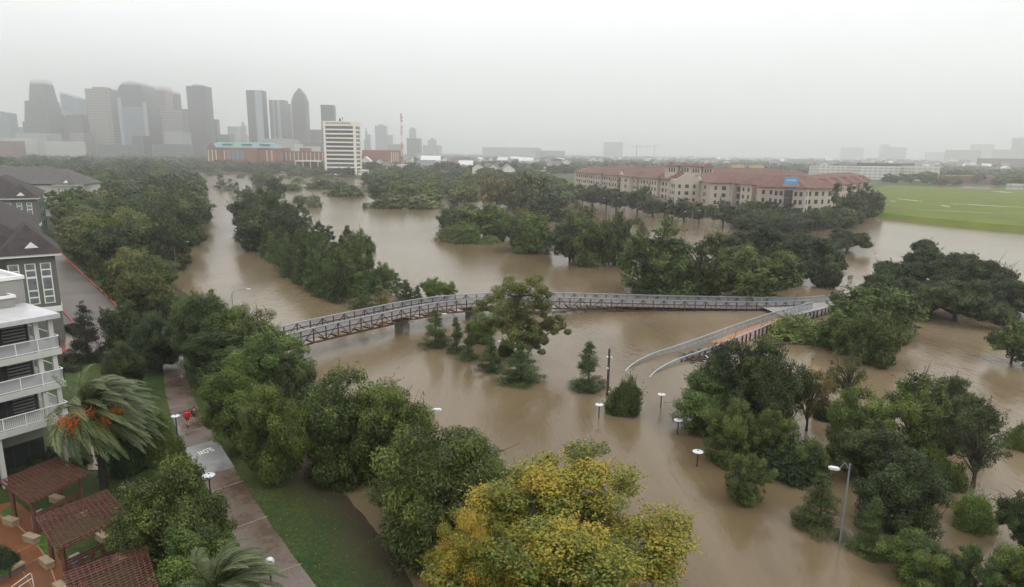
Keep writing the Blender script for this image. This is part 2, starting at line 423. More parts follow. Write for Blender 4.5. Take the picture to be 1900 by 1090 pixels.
# SLOW, painted to be read by people coming the other way
def text_mesh(s, size, name, material, extrude=.0):
    cu = bpy.data.curves.new(name, 'FONT'); cu.body = s; cu.size = size; cu.align_x = 'CENTER'; cu.align_y = 'CENTER'; cu.extrude = extrude; cu.offset = size*.02
    o = bpy.data.objects.new(name, cu); C.objects.link(o)
    bpy.context.view_layer.update()
    me = bpy.data.meshes.new_from_object(o.evaluated_get(bpy.context.evaluated_depsgraph_get()))
    bpy.data.objects.remove(o); bpy.data.curves.remove(cu)
    me.materials.clear(); me.materials.append(material); return me
road_white = mat('road_paint', (.72, .72, .70), .6, noise=.1, nscale=3)
sl = link('painted_word', text_mesh('SLOW', 1.0, 'slow', road_white))
pa, pb = at(367, 842, ZP), at(394, 833, ZP)
ang = math.atan2(pb.y-pa.y, pb.x-pa.x)
sl.location = (pa+pb)/2 + Vector((0, 0, .010)); sl.rotation_euler = (0, 0, ang+math.pi)
wid = sl.dimensions.x or 2.6
sl.scale = ((pb-pa).length/2.75, 1.25, 1)
tag(sl, 'white word SLOW painted on the wet riverside path, upside down from here', 'road marking')

# parking court with a red kerb line, small lanes and lawn on the left bank
am_ = mat('wet_asphalt', (.070, .046, .032), .42, noise=.65, nscale=.12, bump=.1, bscale=2)
PARK = [at(*p, .60) for p in [(60, 470), (112, 470), (148, 505), (190, 545), (236, 590), (214, 630), (170, 655), (128, 668), (100, 655), (60, 560)]]
w = MB(); w.prism([tuple(p[:2]) for p in PARK], .3, .60); tag(w.build('parking_court', am_), kind='structure')
red = mat('red_kerb_paint', (.42, .025, .03), .5)
w = MB()
ks = [at(*p, .62) for p in [(110, 468), (148, 504), (190, 544), (236, 589)]]
for a, b_ in zip(ks, ks[1:]): w.bar(a+Vector((.12, 0, .04)), b_+Vector((.12, 0, .04)), .22, .18)
ks = [at(*p, .62) for p in [(116, 577), (130, 592), (142, 607)]]
for a, b_ in zip(ks, ks[1:]): w.bar(a+Vector((0, 0, .04)), b_+Vector((0, 0, .04)), .2, .18)
ks = [at(*p, .62) for p in [(110, 657), (118, 652), (132, 650)]]
for a, b_ in zip(ks, ks[1:]): w.bar(a+Vector((0, 0, .04)), b_+Vector((0, 0, .04)), .4, .18)
tag(w.build('kerb', red), kind='structure')
pink = mat('pink_pavers', (.17, .11, .085), .35, noise=.25, nscale=.8)
w = MB(); w.prism([tuple(at(*p, .60)[:2]) for p in [(118, 610), (134, 625), (142, 652), (122, 660)]], .3, .61)
tag(w.build('garden_walk', pink), kind='structure')
w = MB(); w.prism([tuple(at(*p, .60)[:2]) for p in [(138, 735), (152, 742), (168, 800), (176, 850), (186, 872), (164, 872), (150, 820)]], .3, .60)
tag(w.build('garden_walk', pink), kind='structure')
# orange-brown plaza, lower left
plz = mat('brown_plaza', (.180, .068, .026), .35, nscale=.9, col2=(.125, .048, .020))
PZ = .62
w = MB(); w.prism([tuple(at(*p, PZ)[:2]) for p in [(-260, 1000), (0, 936), (30, 930), (55, 950), (90, 1000), (112, 1040), (170, 1090), (230, 1200), (-200, 1400)]], .3, PZ)
tag(w.build('plaza', plz), kind='structure')
w = MB()
cur = [(-10, 954), (25, 968), (64, 1004), (89, 1040), (107, 1090), (118, 1140)]
for a, b_ in zip(cur, cur[1:]): w.bar(at(*a, PZ+.006), at(*b_, PZ+.006), .07, .012)
for a, b_ in [((31, 1025), (62, 1010)), ((42, 1050), (80, 1032)), ((-5, 1010), (24, 1030)), ((24, 1030), (60, 1090))]: w.bar(at(*a, PZ+.012), at(*b_, PZ+.012), .045, .012)
tag(w.build('plaza_joints', mat('plaza_joint', (.30, .17, .09), .7)), kind='structure')
lawn = mat('lawn', (.045, .095, .018), .9, noise=.4, nscale=2.5, bump=.7, bscale=9, spec=.15)
w = MB()
for poly in [[(0, 952), (20, 938), (38, 950), (18, 966)], [(58, 998), (78, 986), (98, 1012), (86, 1032)]]:
    w.prism([tuple(at(*p, PZ)[:2]) for p in poly], .4, PZ+.03)
tag(w.build('lawn_strip', lawn), kind='structure')
# ------------------------------------------------------------------ trees
def crown_arrays(rng, shape, R_, H, zb, ncl, rc, nleaf, leaf, flat=.75, sprig=3, droop=0.0, wide=.5, lean=0.0):
    cs = []; tries = 0; masses = []
    lob = rng.uniform(0, 6.28, 4)
    Hc = H - zb
    while len(cs) < ncl and tries < ncl*60:
        tries += 1
        if shape == 'round':
            # a crown is a dozen leafy masses, each made of many small clumps
            if not masses:
                nm = rng.integers(11, 16)
                while len(masses) < nm:
                    d = rng.normal(size=3); d /= np.linalg.norm(d)
                    if d[2] < -.85: continue
                    a = math.atan2(d[1], d[0]); f = rng.uniform(.50, .72)*(1+.14*math.sin(2*a+lob[0])+.10*math.sin(3*a+lob[1]))
                    if d[2] > .75: f *= 1.05
                    q_ = np.array([d[0]*R_*f*.9, d[1]*R_*f*.9, zb+Hc*.45+d[2]*Hc*.52*f])
                    if len(masses) < 40 and any(np.linalg.norm(q_-m_[0]) < .27*R_ for m_ in masses) and rng.random() < .9: continue
                    masses.append((q_, R_*rng.uniform(.30, .44)))
                masses.append((np.array([0, 0, zb+Hc*.5]), R_*.5))
            m_ = masses[rng.integers(len(masses))]
            d = rng.normal(size=3); d /= np.linalg.norm(d); d[2] = d[2]*.8+.1
            p = m_[0]+d*m_[1]*rng.uniform(.3, 1)**.5; r = rc*rng.uniform(.45, .95)
            if p[2] < zb+r*.5: p[2] = zb+r*.5+rng.uniform(0, .1)*Hc
        elif shape == 'dome':
            d = rng.normal(size=3); d[2] = abs(d[2]); d /= np.linalg.norm(d)
            f = rng.uniform(.2, 1)**.45
            a = math.atan2(d[1], d[0]); f *= 1 + .2*math.sin(2*a+lob[0]) + .12*math.sin(5*a+lob[1])
            p = np.array([d[0]*(R_-rc*.6)*f, d[1]*(R_-rc*.6)*f, zb+d[2]*(Hc-rc*.6)*f]); r = rc*rng.uniform(.6, 1.3)
        elif shape == 'cone':
            tt = rng.uniform(0, 1)**1.25; a = rng.uniform(0, 6.283)
            rr = R_*((1-tt)**.75)*(.82+.3*rng.random())*(1+.25*math.sin(a*2+lob[0]+tt*9))
            f = rng.uniform(.1, 1)**.5
            p = np.array([math.cos(a)*rr*f*.85, math.sin(a)*rr*f*.85, zb+Hc*(.04+.94*tt)-droop*rr*f]); r = rc*(1-.55*tt)*rng.uniform(.6, 1.2)
        elif shape == 'column':
            tt = rng.uniform(0, 1); a = rng.uniform(0, 6.283); rr = R_*(1-tt**3*.9)*.7
            p = np.array([math.cos(a)*rr, math.sin(a)*rr, zb+Hc*(.05+.92*tt)]); r = rc*(1-.3*tt)
        elif shape == 'spread':
            # a broad flat crown of overlapping layered masses
            while len(masses) < 22:
                a = rng.uniform(0, 6.283); q = math.sqrt(rng.uniform(0, 1))*(1+.12*math.sin(3*a+lob[0])+.08*math.sin(5*a+lob[1]))
                top = math.sqrt(max(.05, 1-min(1, q*.92)**2.2))
                masses.append((np.array([math.cos(a)*q*R_*.82, math.sin(a)*q*R_*.82, zb+Hc*top*rng.uniform(.45, .88)]), R_*rng.uniform(.17, .27)))
            m_ = masses[rng.integers(len(masses))]; d = rng.normal(size=3); d /= np.linalg.norm(d)
            p = m_[0]+d*m_[1]*np.array([1, 1, .55])*rng.uniform(.2, 1)**.5; r = rc*rng.uniform(.5, .95)
            if p[2] < zb+.05*Hc: p[2] = zb+rng.uniform(.05, .2)*Hc
        cs.append((p, r))
    P, N, T, tint, Ls = [], [], [], [], []
    for p, r in cs:
        k = max(4, int(nleaf*(r/rc)**2)); ct = rng.uniform(.2, .8)
        d = rng.normal(size=(k, 3)); d /= np.linalg.norm(d, axis=1)[:, None]
        rad = r*(.30+.72*rng.random(k)**.5)
        q = p + d*rad[:, None]*np.array([1, 1, flat])
        P.append(q); N.append(d*.65+np.array([0, 0, .55])+rng.normal(size=(k, 3))*.45)
        tint.append(np.clip(ct+rng.normal(size=k)*.16, 0, 1)); Ls.append(np.full(k, leaf)*rng.uniform(.65, 1.35, k))
        tg = rng.normal(size=(k, 3)); tg[:, 2] -= droop*2; T.append(tg)
        for _ in range(sprig):
            dd = rng.normal(size=3); dd[2] = abs(dd[2])*.8 if droop < .2 else dd[2]*.4-.1
            dd /= np.linalg.norm(dd)
            m = 9; s = np.linspace(.75, 1.35+.5*rng.random(), m)
            q = p + dd*(r*s)[:, None]*np.array([1, 1, .9]) + rng.normal(size=(m, 3))*leaf*.42
            q[:, 2] -= droop*(s-.7)**2*r
            P.append(q); N.append(rng.normal(size=(m, 3))+np.array([0, 0, .6])); T.append(np.tile(dd, (m, 1))+rng.normal(size=(m, 3))*.5)
            tint.append(np.clip(ct+.06+rng.normal(size=m)*.12, 0, 1)); Ls.append(np.full(m, leaf*.95))
    P = np.concatenate(P); N = np.concatenate(N); T = np.concatenate(T); tint = np.concatenate(tint); Ls = np.concatenate(Ls)
    keep = P[:, 2] > max(.02, zb*.8); P, N, T, tint, Ls = P[keep], N[keep], T[keep], tint[keep], Ls[keep]
    if lean: P[:, 0] += lean*(P[:, 2]/H)**1.5*H*.25
    N /= np.linalg.norm(N, axis=1)[:, None]
    B = np.cross(N, T); B /= (np.linalg.norm(B, axis=1)[:, None]+1e-9); T = np.cross(B, N)
    l = Ls[:, None]
    V = np.stack([P-T*l, P+B*l*wide+N*l*.12, P+T*l, P-B*l*wide+N*l*.12], 1).reshape(-1, 3)
    return V, np.arange(len(V)).reshape(-1, 4), tint, cs

def trunk_mb(rng, cs, H, zb, r0, nlimb, shape, n=6, lean=0.0, twig=0):
    w = MB()
    hz = H*(.9 if shape in ('cone', 'column') else .55)
    w.tube([(0, 0, -2.2), (0, 0, 0), (.1*r0, .06*r0, hz*.4), (.3*r0, -.2*r0, hz)], [r0*1.25, r0*1.1, r0*.75, r0*.22], n)
    idx = rng.permutation(len(cs))[:nlimb]
    for i in idx:
        p, r = cs[i]; p = Vector(p)
        if shape in ('cone', 'column'): s = Vector((0, 0, max(.2, p.z+.15*math.hypot(p.x, p.y))))
        else: s = Vector((0, 0, min(hz*.95, max(zb*.6, p.z*rng.uniform(.25, .6)))))
        if s.z > hz: s.z = hz*.95
        m1 = s.lerp(p, .45)+Vector(rng.normal(size=3)*r0*.6)+Vector((0, 0, .08*H*(0 if shape == 'cone' else 1)))
        rr = r0*(.22 if shape in ('cone', 'column') else .42)
        w.tube([s, m1, p], [rr, rr*.6, rr*.2], 5, cap=False)
        for _ in range(twig):
            q = p+Vector(rng.normal(size=3))*r*1.2; a = m1.lerp(p, rng.uniform(.2, .9))
            w.tube([a, a.lerp(q, .5)+Vector(rng.normal(size=3))*.1, q], [rr*.3, rr*.2, rr*.07], 4, cap=False)
    return w

#            shape   H/R  rc/R  ncl  flat sprig droop wide zb   nlimb
SPEC = {
 'oak':     ('round', 1.65, .235, 150, .78, 3, 0, .50, .04, 26),
 'airy':    ('round', 1.7, .19, 105, .70, 4, 0, .50, .05, 44),
 'willow':  ('round', 1.6, .22, 135, .80, 7, .6, .26, .04, 24),
 'street':  ('round', 1.5, .24, 110, .78, 2, 0, .50, .20, 20),
 'autumn':  ('round', 1.6, .15, 330, .75, 4, 0, .62, .05, 60),
 'cypress': ('cone', 2.6, .30, 75, .55, 5, .35, .35, .03, 40),
 'shrub':   ('dome', .9, .30, 60, .80, 5, 0, .50, .0, 14),
 'live':    ('spread', .85, .15, 230, .60, 1, 0, .55, .02, 34),
 'column':  ('column', 4.0, .62, 60, .90, 3, 0, .40, .02, 4),
 'bare':    ('round', 1.7, .20, 46, .80, 2, 0, .50, .20, 44),
}
PROTO = {}
def proto(kind, lod, var):
    key = (kind, lod, var)
    if key in PROTO: return PROTO[key]
    sh, hr, rcr, ncl, flat, sprig, droop, wide, zbf, nl = SPEC[kind]
    rng = np.random.default_rng(abs(hash(('tree', list(SPEC).index(kind), lod, var))) % (2**31))
    rng = np.random.default_rng(1000*list(SPEC).index(kind)+100*lod+var)
    R0 = (5.0, 5.0, 5.0)[lod]; H0 = R0*hr
    k = {'shrub': .45, 'column': .25, 'cypress': .5}.get(kind, 1.0); R0 *= k; H0 *= k
    nleaf, leaf, cm = ((640, .105, 1.3), (190, .20, 1.0), (70, .42, .6))[lod]
    if kind == 'autumn': nleaf, leaf, cm = 620, .058, 1.0
    if kind in ('shrub', 'column', 'cypress'):
        nleaf = int(nleaf*(.5, .6, .7)[lod]); leaf *= (.75, .72, .62)[lod]
    if kind == 'bare': nleaf = int(nleaf*.5)
    if kind == 'airy': nleaf = int(nleaf*.75)
    if kind == 'willow': leaf *= 1.25
    V, Fc, tint, cs = crown_arrays(rng, sh, R0, H0, zbf*H0, int(ncl*cm), R0*rcr*(1, 1, 1.15)[lod], nleaf, leaf, flat, sprig if lod < 2 else 1, droop, wide)
    lo_, hi_ = np.percentile(V, 1, axis=0), np.percentile(V, 99, axis=0)
    if kind != 'bare': V[:, :2] -= (lo_+hi_)[:2]/2
    R1 = float((hi_-lo_)[:2].mean()/2)*1.03; H1 = float(np.percentile(V[:, 2], 99.7))
    me = np_mesh('crown_'+kind, V, Fc, M['leaf'], tint)
    tm = trunk_mb(rng, cs, H0, zbf*H0, R0*(.05 if sh != 'cone' else .05), nl if lod < 2 else 6, sh, 7 if lod == 0 else 5, twig=(3 if kind == 'bare' else 1) if lod < 2 else 0).mesh('trunk_'+kind, M['bark'])
    PROTO[key] = (me, tm, R1, H1)
    return PROTO[key]
NV = (2, 3, 3)
_tc = [0]
def put_tree(kind, pos, r, H, label, name='tree', group=None, leafm='leaf', lod=None, var=None, rot=None, cat='tree', tilt=0.0, sink=0.0):
    _tc[0] += 1; rng = random.Random(_tc[0]*77+5)
    d = math.hypot(pos[0], pos[1])
    if lod is None: lod = 0 if d < 92 else (1 if d < 270 else 2)
    if var is None: var = rng.randrange(NV[lod])
    me, tm, R0, H0 = proto(kind, lod, var)
    o = empty(name, pos, rng.uniform(0, 6.28) if rot is None else rot, label, cat, group)
    o.scale = (r/R0, r/R0, H/H0)
    if tilt: o.rotation_euler[1] = tilt; o.rotation_euler[2] = 0
    c = link('crown', me, o)
    if sink: c.location.z = -sink*H0
    if leafm != 'leaf':
        c.material_slots[0].link = 'OBJECT'; c.material_slots[0].material = M[leafm]
    link('trunk', tm, o)
    return o
def project(P):
    """photo pixels of world points (n, 3)"""
    q = P-np.array([0, 0, CAMZ]); d = q @ np.array(_F); return 950+FPX*(q @ np.array(_R))/d, 545-FPX*(q @ np.array(_U))/d
SAMP = {}
def fit(x0, y0, x1, y1, kind, label, leafm='leaf', name='tree', by=None, **kw):
    """a tree whose crown fills a box of photo pixels; by = pixel row of the trunk foot when it shows"""
    cx = (x0+x1)/2; P = at(cx, by or y1, 0); P = at(cx, by or y1, max(0.0, gz(P.x, P.y)))
    r = (x1-x0)/2*depth(P)/FPX; rng = random.Random(int(x0*31+y0*17+x1)); rot = rng.uniform(0, 6.28)
    lod = kw.pop('lod', None); dd = math.hypot(P.x, P.y)
    if lod is None: lod = 0 if dd < 92 else (1 if dd < 270 else 2)
    var = kw.pop('var', None)
    if var is None: var = rng.randrange(NV[lod])
    me, tm, R0, H0 = proto(kind, lod, var)
    if me.name not in SAMP:
        co = np.empty(len(me.vertices)*3, np.float32); me.vertices.foreach_get('co', co); co = co.reshape(-1, 3); SAMP[me.name] = co[::max(1, len(co)//1500)]
    co = SAMP[me.name]; c_, s_ = math.cos(rot), math.sin(rot); co = np.stack([co[:, 0]*c_-co[:, 1]*s_, co[:, 0]*s_+co[:, 1]*c_, co[:, 2]], 1)
    bx, byy = cx, (by or y1-(y1-y0)*.2); H = r*1.5
    for it in range(7):
        P = at(bx, byy, 0); P.z = max(0.0, gz(P.x, P.y)); P = at(bx, byy, P.z)
        sink = .13 if (P.z < .05 and not by and kind in ('oak', 'airy', 'willow')) else 0.0   # the flood stands in the lower crown
        W_ = (co-np.array([0, 0, sink*H0]))*np.array([r/R0, r/R0, H/H0])+np.array(P); W_ = W_[W_[:, 2] > P.z]; u_, v_ = project(W_)
        a0, a1 = np.percentile(u_, (1.5, 98.5)); b0, b1 = np.percentile(v_, (1.0, 98.5))
        r *= min(1.6, max(.6, (x1-x0)/(a1-a0))); bx += (x0+x1)/2-(a0+a1)/2
        H = min(1.15*r if kind == 'live' else 3.2*r if kind not in ('column', 'cypress') else 7*r, max(.5*r, H+(b0-y0)*depth(P)/FPX*1.02))
        if not by: b1 = max(b1, byy)
        if not by: byy += max(-60, min(60, (y1-b1)*.7))
    return put_tree(kind, (P.x, P.y, P.z-.05), r, H, label, name, leafm=leafm, lod=lod, var=var, rot=rot, sink=sink, **kw)

# --- near bank, left to right
T = fit
T(300, 970, 436, 1125, 'oak', 'lower tree between the nearest pergola and the path, against the palm fronds', 'leaf', 'oak_tree', var=1)
T(222, 862, 412, 1065, 'oak', 'large bushy mid green tree between the timber pergolas and the riverside path', 'leaf', 'oak_tree', var=0)
T(380, 688, 482, 838, 'oak', 'upright leafy tree at the right edge of the path, beside the two walkers', 'leaf', 'oak_tree', var=1)
T(452, 710, 562, 888, 'oak', 'rounded tree on the grass with its trunk foot showing, right of the path', 'leaf', 'oak_tree', var=0, by=890)
T(326, 528, 432, 700, 'oak', 'dark tall tree on the bank above the walkers, left of the vine covered one', 'dark', 'oak_tree', var=1)
T(398, 575, 516, 700, 'oak', 'broad dark vine covered tree hiding the near end of the footbridge', 'leaf', 'oak_tree', var=0)
T(428, 622, 562, 750, 'oak', 'dark green tree below the broad vine covered one, at the water edge', 'leaf', 'oak_tree', var=1)
T(350, 620, 470, 720, 'oak', 'low dark tree in the middle of the clump beside the upper path', 'dark', 'oak_tree', var=1)
T(568, 694, 735, 895, 'oak', 'big dark green tree in the flood edge left of the lamp arm', 'leaf', 'oak_tree', var=1)
T(668, 735, 806, 905, 'oak', 'tree around the street lamp, in the flood edge', 'leaf', 'oak_tree', var=0)
T(712, 802, 905, 1050, 'willow', 'drooping tree with narrow pale leaves left of the yellow tree', 'leaf', 'willow_tree', var=1)
T(822, 835, 962, 985, 'willow', 'dark drooping tree directly behind the yellow tree', 'leaf', 'willow_tree', var=0)
T(545, 720, 610, 800, 'shrub', 'grey green thin shrub between the grassy bank trees at the water edge', 'dark', 'shrub', cat='shrub')
T(848, 842, 1246, 1190, 'autumn', 'big yellow and orange leaved tree in the bottom centre', 'autumn', 'autumn_tree', var=0, lod=0)
T(800, 962, 960, 1190, 'autumn', 'yellow green tree crown at the bottom edge, left of the big yellow tree', 'autumn', 'autumn_tree', var=1, lod=0)
T(236, 775, 276, 868, 'column', 'narrow dark columnar cypress behind the date palm, left one of three', 'hedge', 'columnar_cypress', cat='shrub')
T(262, 762, 300, 862, 'column', 'narrow columnar cypress in the middle of the row of three', 'leaf', 'columnar_cypress', cat='shrub')
T(288, 768, 322, 852, 'column', 'narrow columnar cypress nearest the path, right one of three', 'leaf', 'columnar_cypress', cat='shrub')
T(284, 802, 340, 862, 'shrub', 'light green bush beside the path, under the first disc lamp', 'light', 'shrub', cat='shrub')
T(128, 568, 200, 672, 'cypress', 'dark conical magnolia with rusty leaf backs beside the parking court', 'magnolia', 'magnolia_tree', lod=0)
T(190, 562, 262, 668, 'oak', 'dark tree right of the magnolia', 'dark', 'oak_tree')
T(245, 590, 330, 690, 'oak', 'dark tree overhanging the left side of the upper path', 'dark', 'oak_tree')
T(216, 508, 292, 590, 'airy', 'yellow green thin tree by the red kerb corner', 'mixed', 'ash_tree')
T(262, 515, 322, 588, 'airy', 'olive yellow thin tree with grass under it, nearer the water', 'mixed', 'ash_tree')
T(300, 515, 334, 585, 'oak', 'small dark tree with a bare stem on the bank at the water edge', 'dark', 'oak_tree', by=600)
T(196, 640, 262, 730, 'oak', 'dark tree behind the date palm crown', 'dark', 'oak_tree')
T(206, 790, 262, 880, 'shrub', 'dark bush between the two palm trunks and the cypresses', 'hedge', 'shrub', cat='shrub')
T(318, 560, 400, 660, 'oak', 'dark tree between the upper path and the single arm lamp over the channel', 'leaf', 'oak_tree')
T(345, 545, 430, 640, 'oak', 'dark tree top directly below the single arm lamp over the channel', 'leaf', 'oak_tree')
T(500, 660, 575, 760, 'oak', 'low dark tree at the water edge below the vine covered one', 'dark', 'oak_tree')
# --- pines and cypresses around the bridge
T(930, 640, 1002, 716, 'cypress', 'bushy young cypress in the flood below the tall pine', 'pine', 'cypress_tree', lod=0)
T(889, 628, 932, 690, 'cypress', 'small dark cypress in the flood left of the tall pine, by a disc lamp', 'pine', 'cypress_tree', lod=0)
T(926, 632, 952, 660, 'shrub', 'small bush in the flood behind the disc lamp under the pine', 'pine', 'shrub', cat='shrub')
T(783, 577, 834, 645, 'cypress', 'cypress in the flood just right of the first bridge pier', 'pine', 'cypress_tree', lod=0)
T(830, 590, 862, 655, 'cypress', 'slender cypress behind the thin lamp post under the bridge', 'pine', 'cypress_tree', lod=0)
T(852, 602, 886, 668, 'cypress', 'slender cypress right of the thin lamp post under the bridge', 'pine', 'cypress_tree', lod=0)
T(872, 582, 918, 636, 'oak', 'small round yellow green tree by the second bridge pier', 'light', 'round_tree', lod=0)
T(1062, 636, 1122, 726, 'cypress', 'thin young tree in open flood water left of the camera pole', 'pine', 'young_tree', lod=0)
T(1128, 707, 1186, 768, 'shrub', 'dense small dark tree top in open water at the foot of the camera pole', 'pine', 'shrub', cat='shrub', lod=0)
T(1350, 846, 1434, 932, 'airy', 'small leaning tree top alone in the water left of the big street lamp', 'pine', 'young_tree', lod=0)
T(1474, 880, 1560, 996, 'cypress', 'cypress directly left of the big street lamp in the lower right water', 'pine', 'cypress_tree')
T(1575, 925, 1655, 1035, 'cypress', 'cypress directly right of the big street lamp foot', 'pine', 'cypress_tree')
T(1598, 845, 1745, 990, 'oak', 'dark tree behind and right of the big street lamp', 'dark', 'oak_tree', lod=0)
T(1640, 985, 1765, 1085, 'willow', 'low shrubby tree with light tips at the lower right edge of the photo', 'leaf', 'willow_tree')
T(1755, 925, 1852, 1110, 'airy', 'open young tree with a yellow tuft on top, bottom right', 'pine', 'young_tree', lod=0)
T(1775, 920, 1845, 985, 'shrub', 'yellow leaved tuft over the open young tree, bottom right', 'light', 'shrub', cat='shrub')
T(1853, 905, 1960, 1030, 'airy', 'dark thin tree cut by the right edge of the photo, near the bottom', 'dark', 'oak_tree')
T(1845, 1020, 1970, 1150, 'oak', 'dark tree in the very bottom right corner', 'leaf', 'oak_tree')
T(1870, 785, 1930, 835, 'shrub', 'light green bush at the right edge, level with the big island trees', 'light', 'shrub', cat='shrub')
T(1838, 588, 1940, 675, 'airy', 'dark leafy tree top at the right edge, below the huge live oaks', 'leaf', 'oak_tree')
# --- big island on the right
T(1268, 692, 1375, 802, 'oak', 'dark tree at the left tip of the right island', 'leaf', 'oak_tree', lod=0)
T(1300, 642, 1432, 800, 'oak', 'tall dark tree at the back left of the right island', 'dark', 'oak_tree', lod=0)
T(1375, 640, 1492, 800, 'oak', 'tall dark tree beside the brown leaved tree, back of the right island', 'dark', 'oak_tree', lod=0)
T(1312, 748, 1415, 862, 'airy', 'light green leafy tree at the front of the right island', 'light', 'oak_tree', lod=0)
T(1390, 765, 1476, 870, 'oak', 'green tree in the front middle of the right island', 'leaf', 'oak_tree', lod=0)
T(1462, 652, 1552, 800, 'bare', 'thin brown leaved tree with dark forked limbs in the island middle', 'rust', 'bare_tree', lod=0)
T(1535, 650, 1605, 760, 'bare', 'half dead tree with a bare leaning limb right of the brown leaved tree', 'mixed', 'bare_tree', lod=0)
T(1540, 685, 1652, 860, 'oak', 'grey green tall tree in the middle of the right island', 'leaf', 'oak_tree', lod=0)
T(1470, 788, 1530, 890, 'oak', 'small light rounded tree in the gap in front of the brown leaved tree', 'light', 'round_tree', lod=0)
T(1510, 735, 1548, 780, 'shrub', 'small dark bush in the gap between the island trees', 'dark', 'shrub', cat='shrub')
T(1640, 705, 1760, 860, 'airy', 'open pale topped tree right of the island middle', 'leaf', 'oak_tree', lod=0)
T(1700, 702, 1812, 800, 'oak', 'dark tree behind the open pale topped tree', 'dark', 'oak_tree', lod=0)
T(1745, 742, 1868, 905, 'bare', 'spreading dark limbed tree at the right end of the island', 'dark', 'oak_tree', lod=0)
T(1770, 745, 1850, 820, 'airy', 'dark leafy top at the far right end of the island', 'dark', 'oak_tree')
T(1560, 800, 1700, 905, 'oak', 'low dark tree along the front of the island right of the lamp head', 'dark', 'oak_tree', lod=0)
T(1420, 825, 1530, 895, 'shrub', 'low dark brush along the front edge of the island', 'hedge', 'shrub', cat='shrub')
T(1690, 830, 1790, 905, 'shrub', 'green brush at the right front of the island', 'leaf', 'shrub', cat='shrub')
# --- islet by the ramp
T(1545, 533, 1697, 622, 'oak', 'round dark tree at the joint of the two bridges', 'leaf', 'oak_tree')
T(1515, 583, 1612, 650, 'oak', 'round tree with yellowish tips on the islet beside the ramp', 'leaf', 'oak_tree')
T(1576, 578, 1678, 676, 'oak', 'rounded tree at the front right of the islet beside the ramp', 'leaf', 'oak_tree')
T(1436, 586, 1528, 632, 'shrub', 'low light green thicket left on the islet beside the ramp', 'light', 'shrub', cat='shrub')
T(1490, 612, 1560, 642, 'shrub', 'low green thicket in the middle of the islet beside the ramp', 'leaf', 'shrub', cat='shrub')
# --- live oaks
LIVE = [(1592, 478, 1712, 568, 'left lobe of the huge dark live oaks'), (1640, 437, 1800, 545, 'topmost of the huge dark live oaks'), (1738, 448, 1885, 562, 'right of the topmost of the huge dark live oaks'),
        (1660, 500, 1800, 590, 'front middle of the huge dark live oaks'), (1708, 525, 1868, 596, 'lowest of the huge dark live oaks'), (1820, 480, 1960, 590, 'rightmost of the huge dark live oaks, cut by the photo edge')]
for x0, y0, x1, y1, l in LIVE: T(x0, y0, x1, y1, 'live', l, 'dark', 'live_oak', group='huge live oaks standing in the flood', lod=0, cat='tree')
for x0, y0, x1, y1, l in [(1326, 432, 1440, 490, 'left one of the dark spreading oaks behind the light rounded tree'), (1400, 425, 1555, 522, 'dark spreading oak with a forked trunk showing above open water'),
        (1340, 455, 1470, 515, 'dark spreading oak just behind the light rounded tree'), (1528, 427, 1610, 466, 'small flat crowned oak alone in the channel')]:
    T(x0, y0, x1, y1, 'live', l, 'dark', 'live_oak', lod=0)
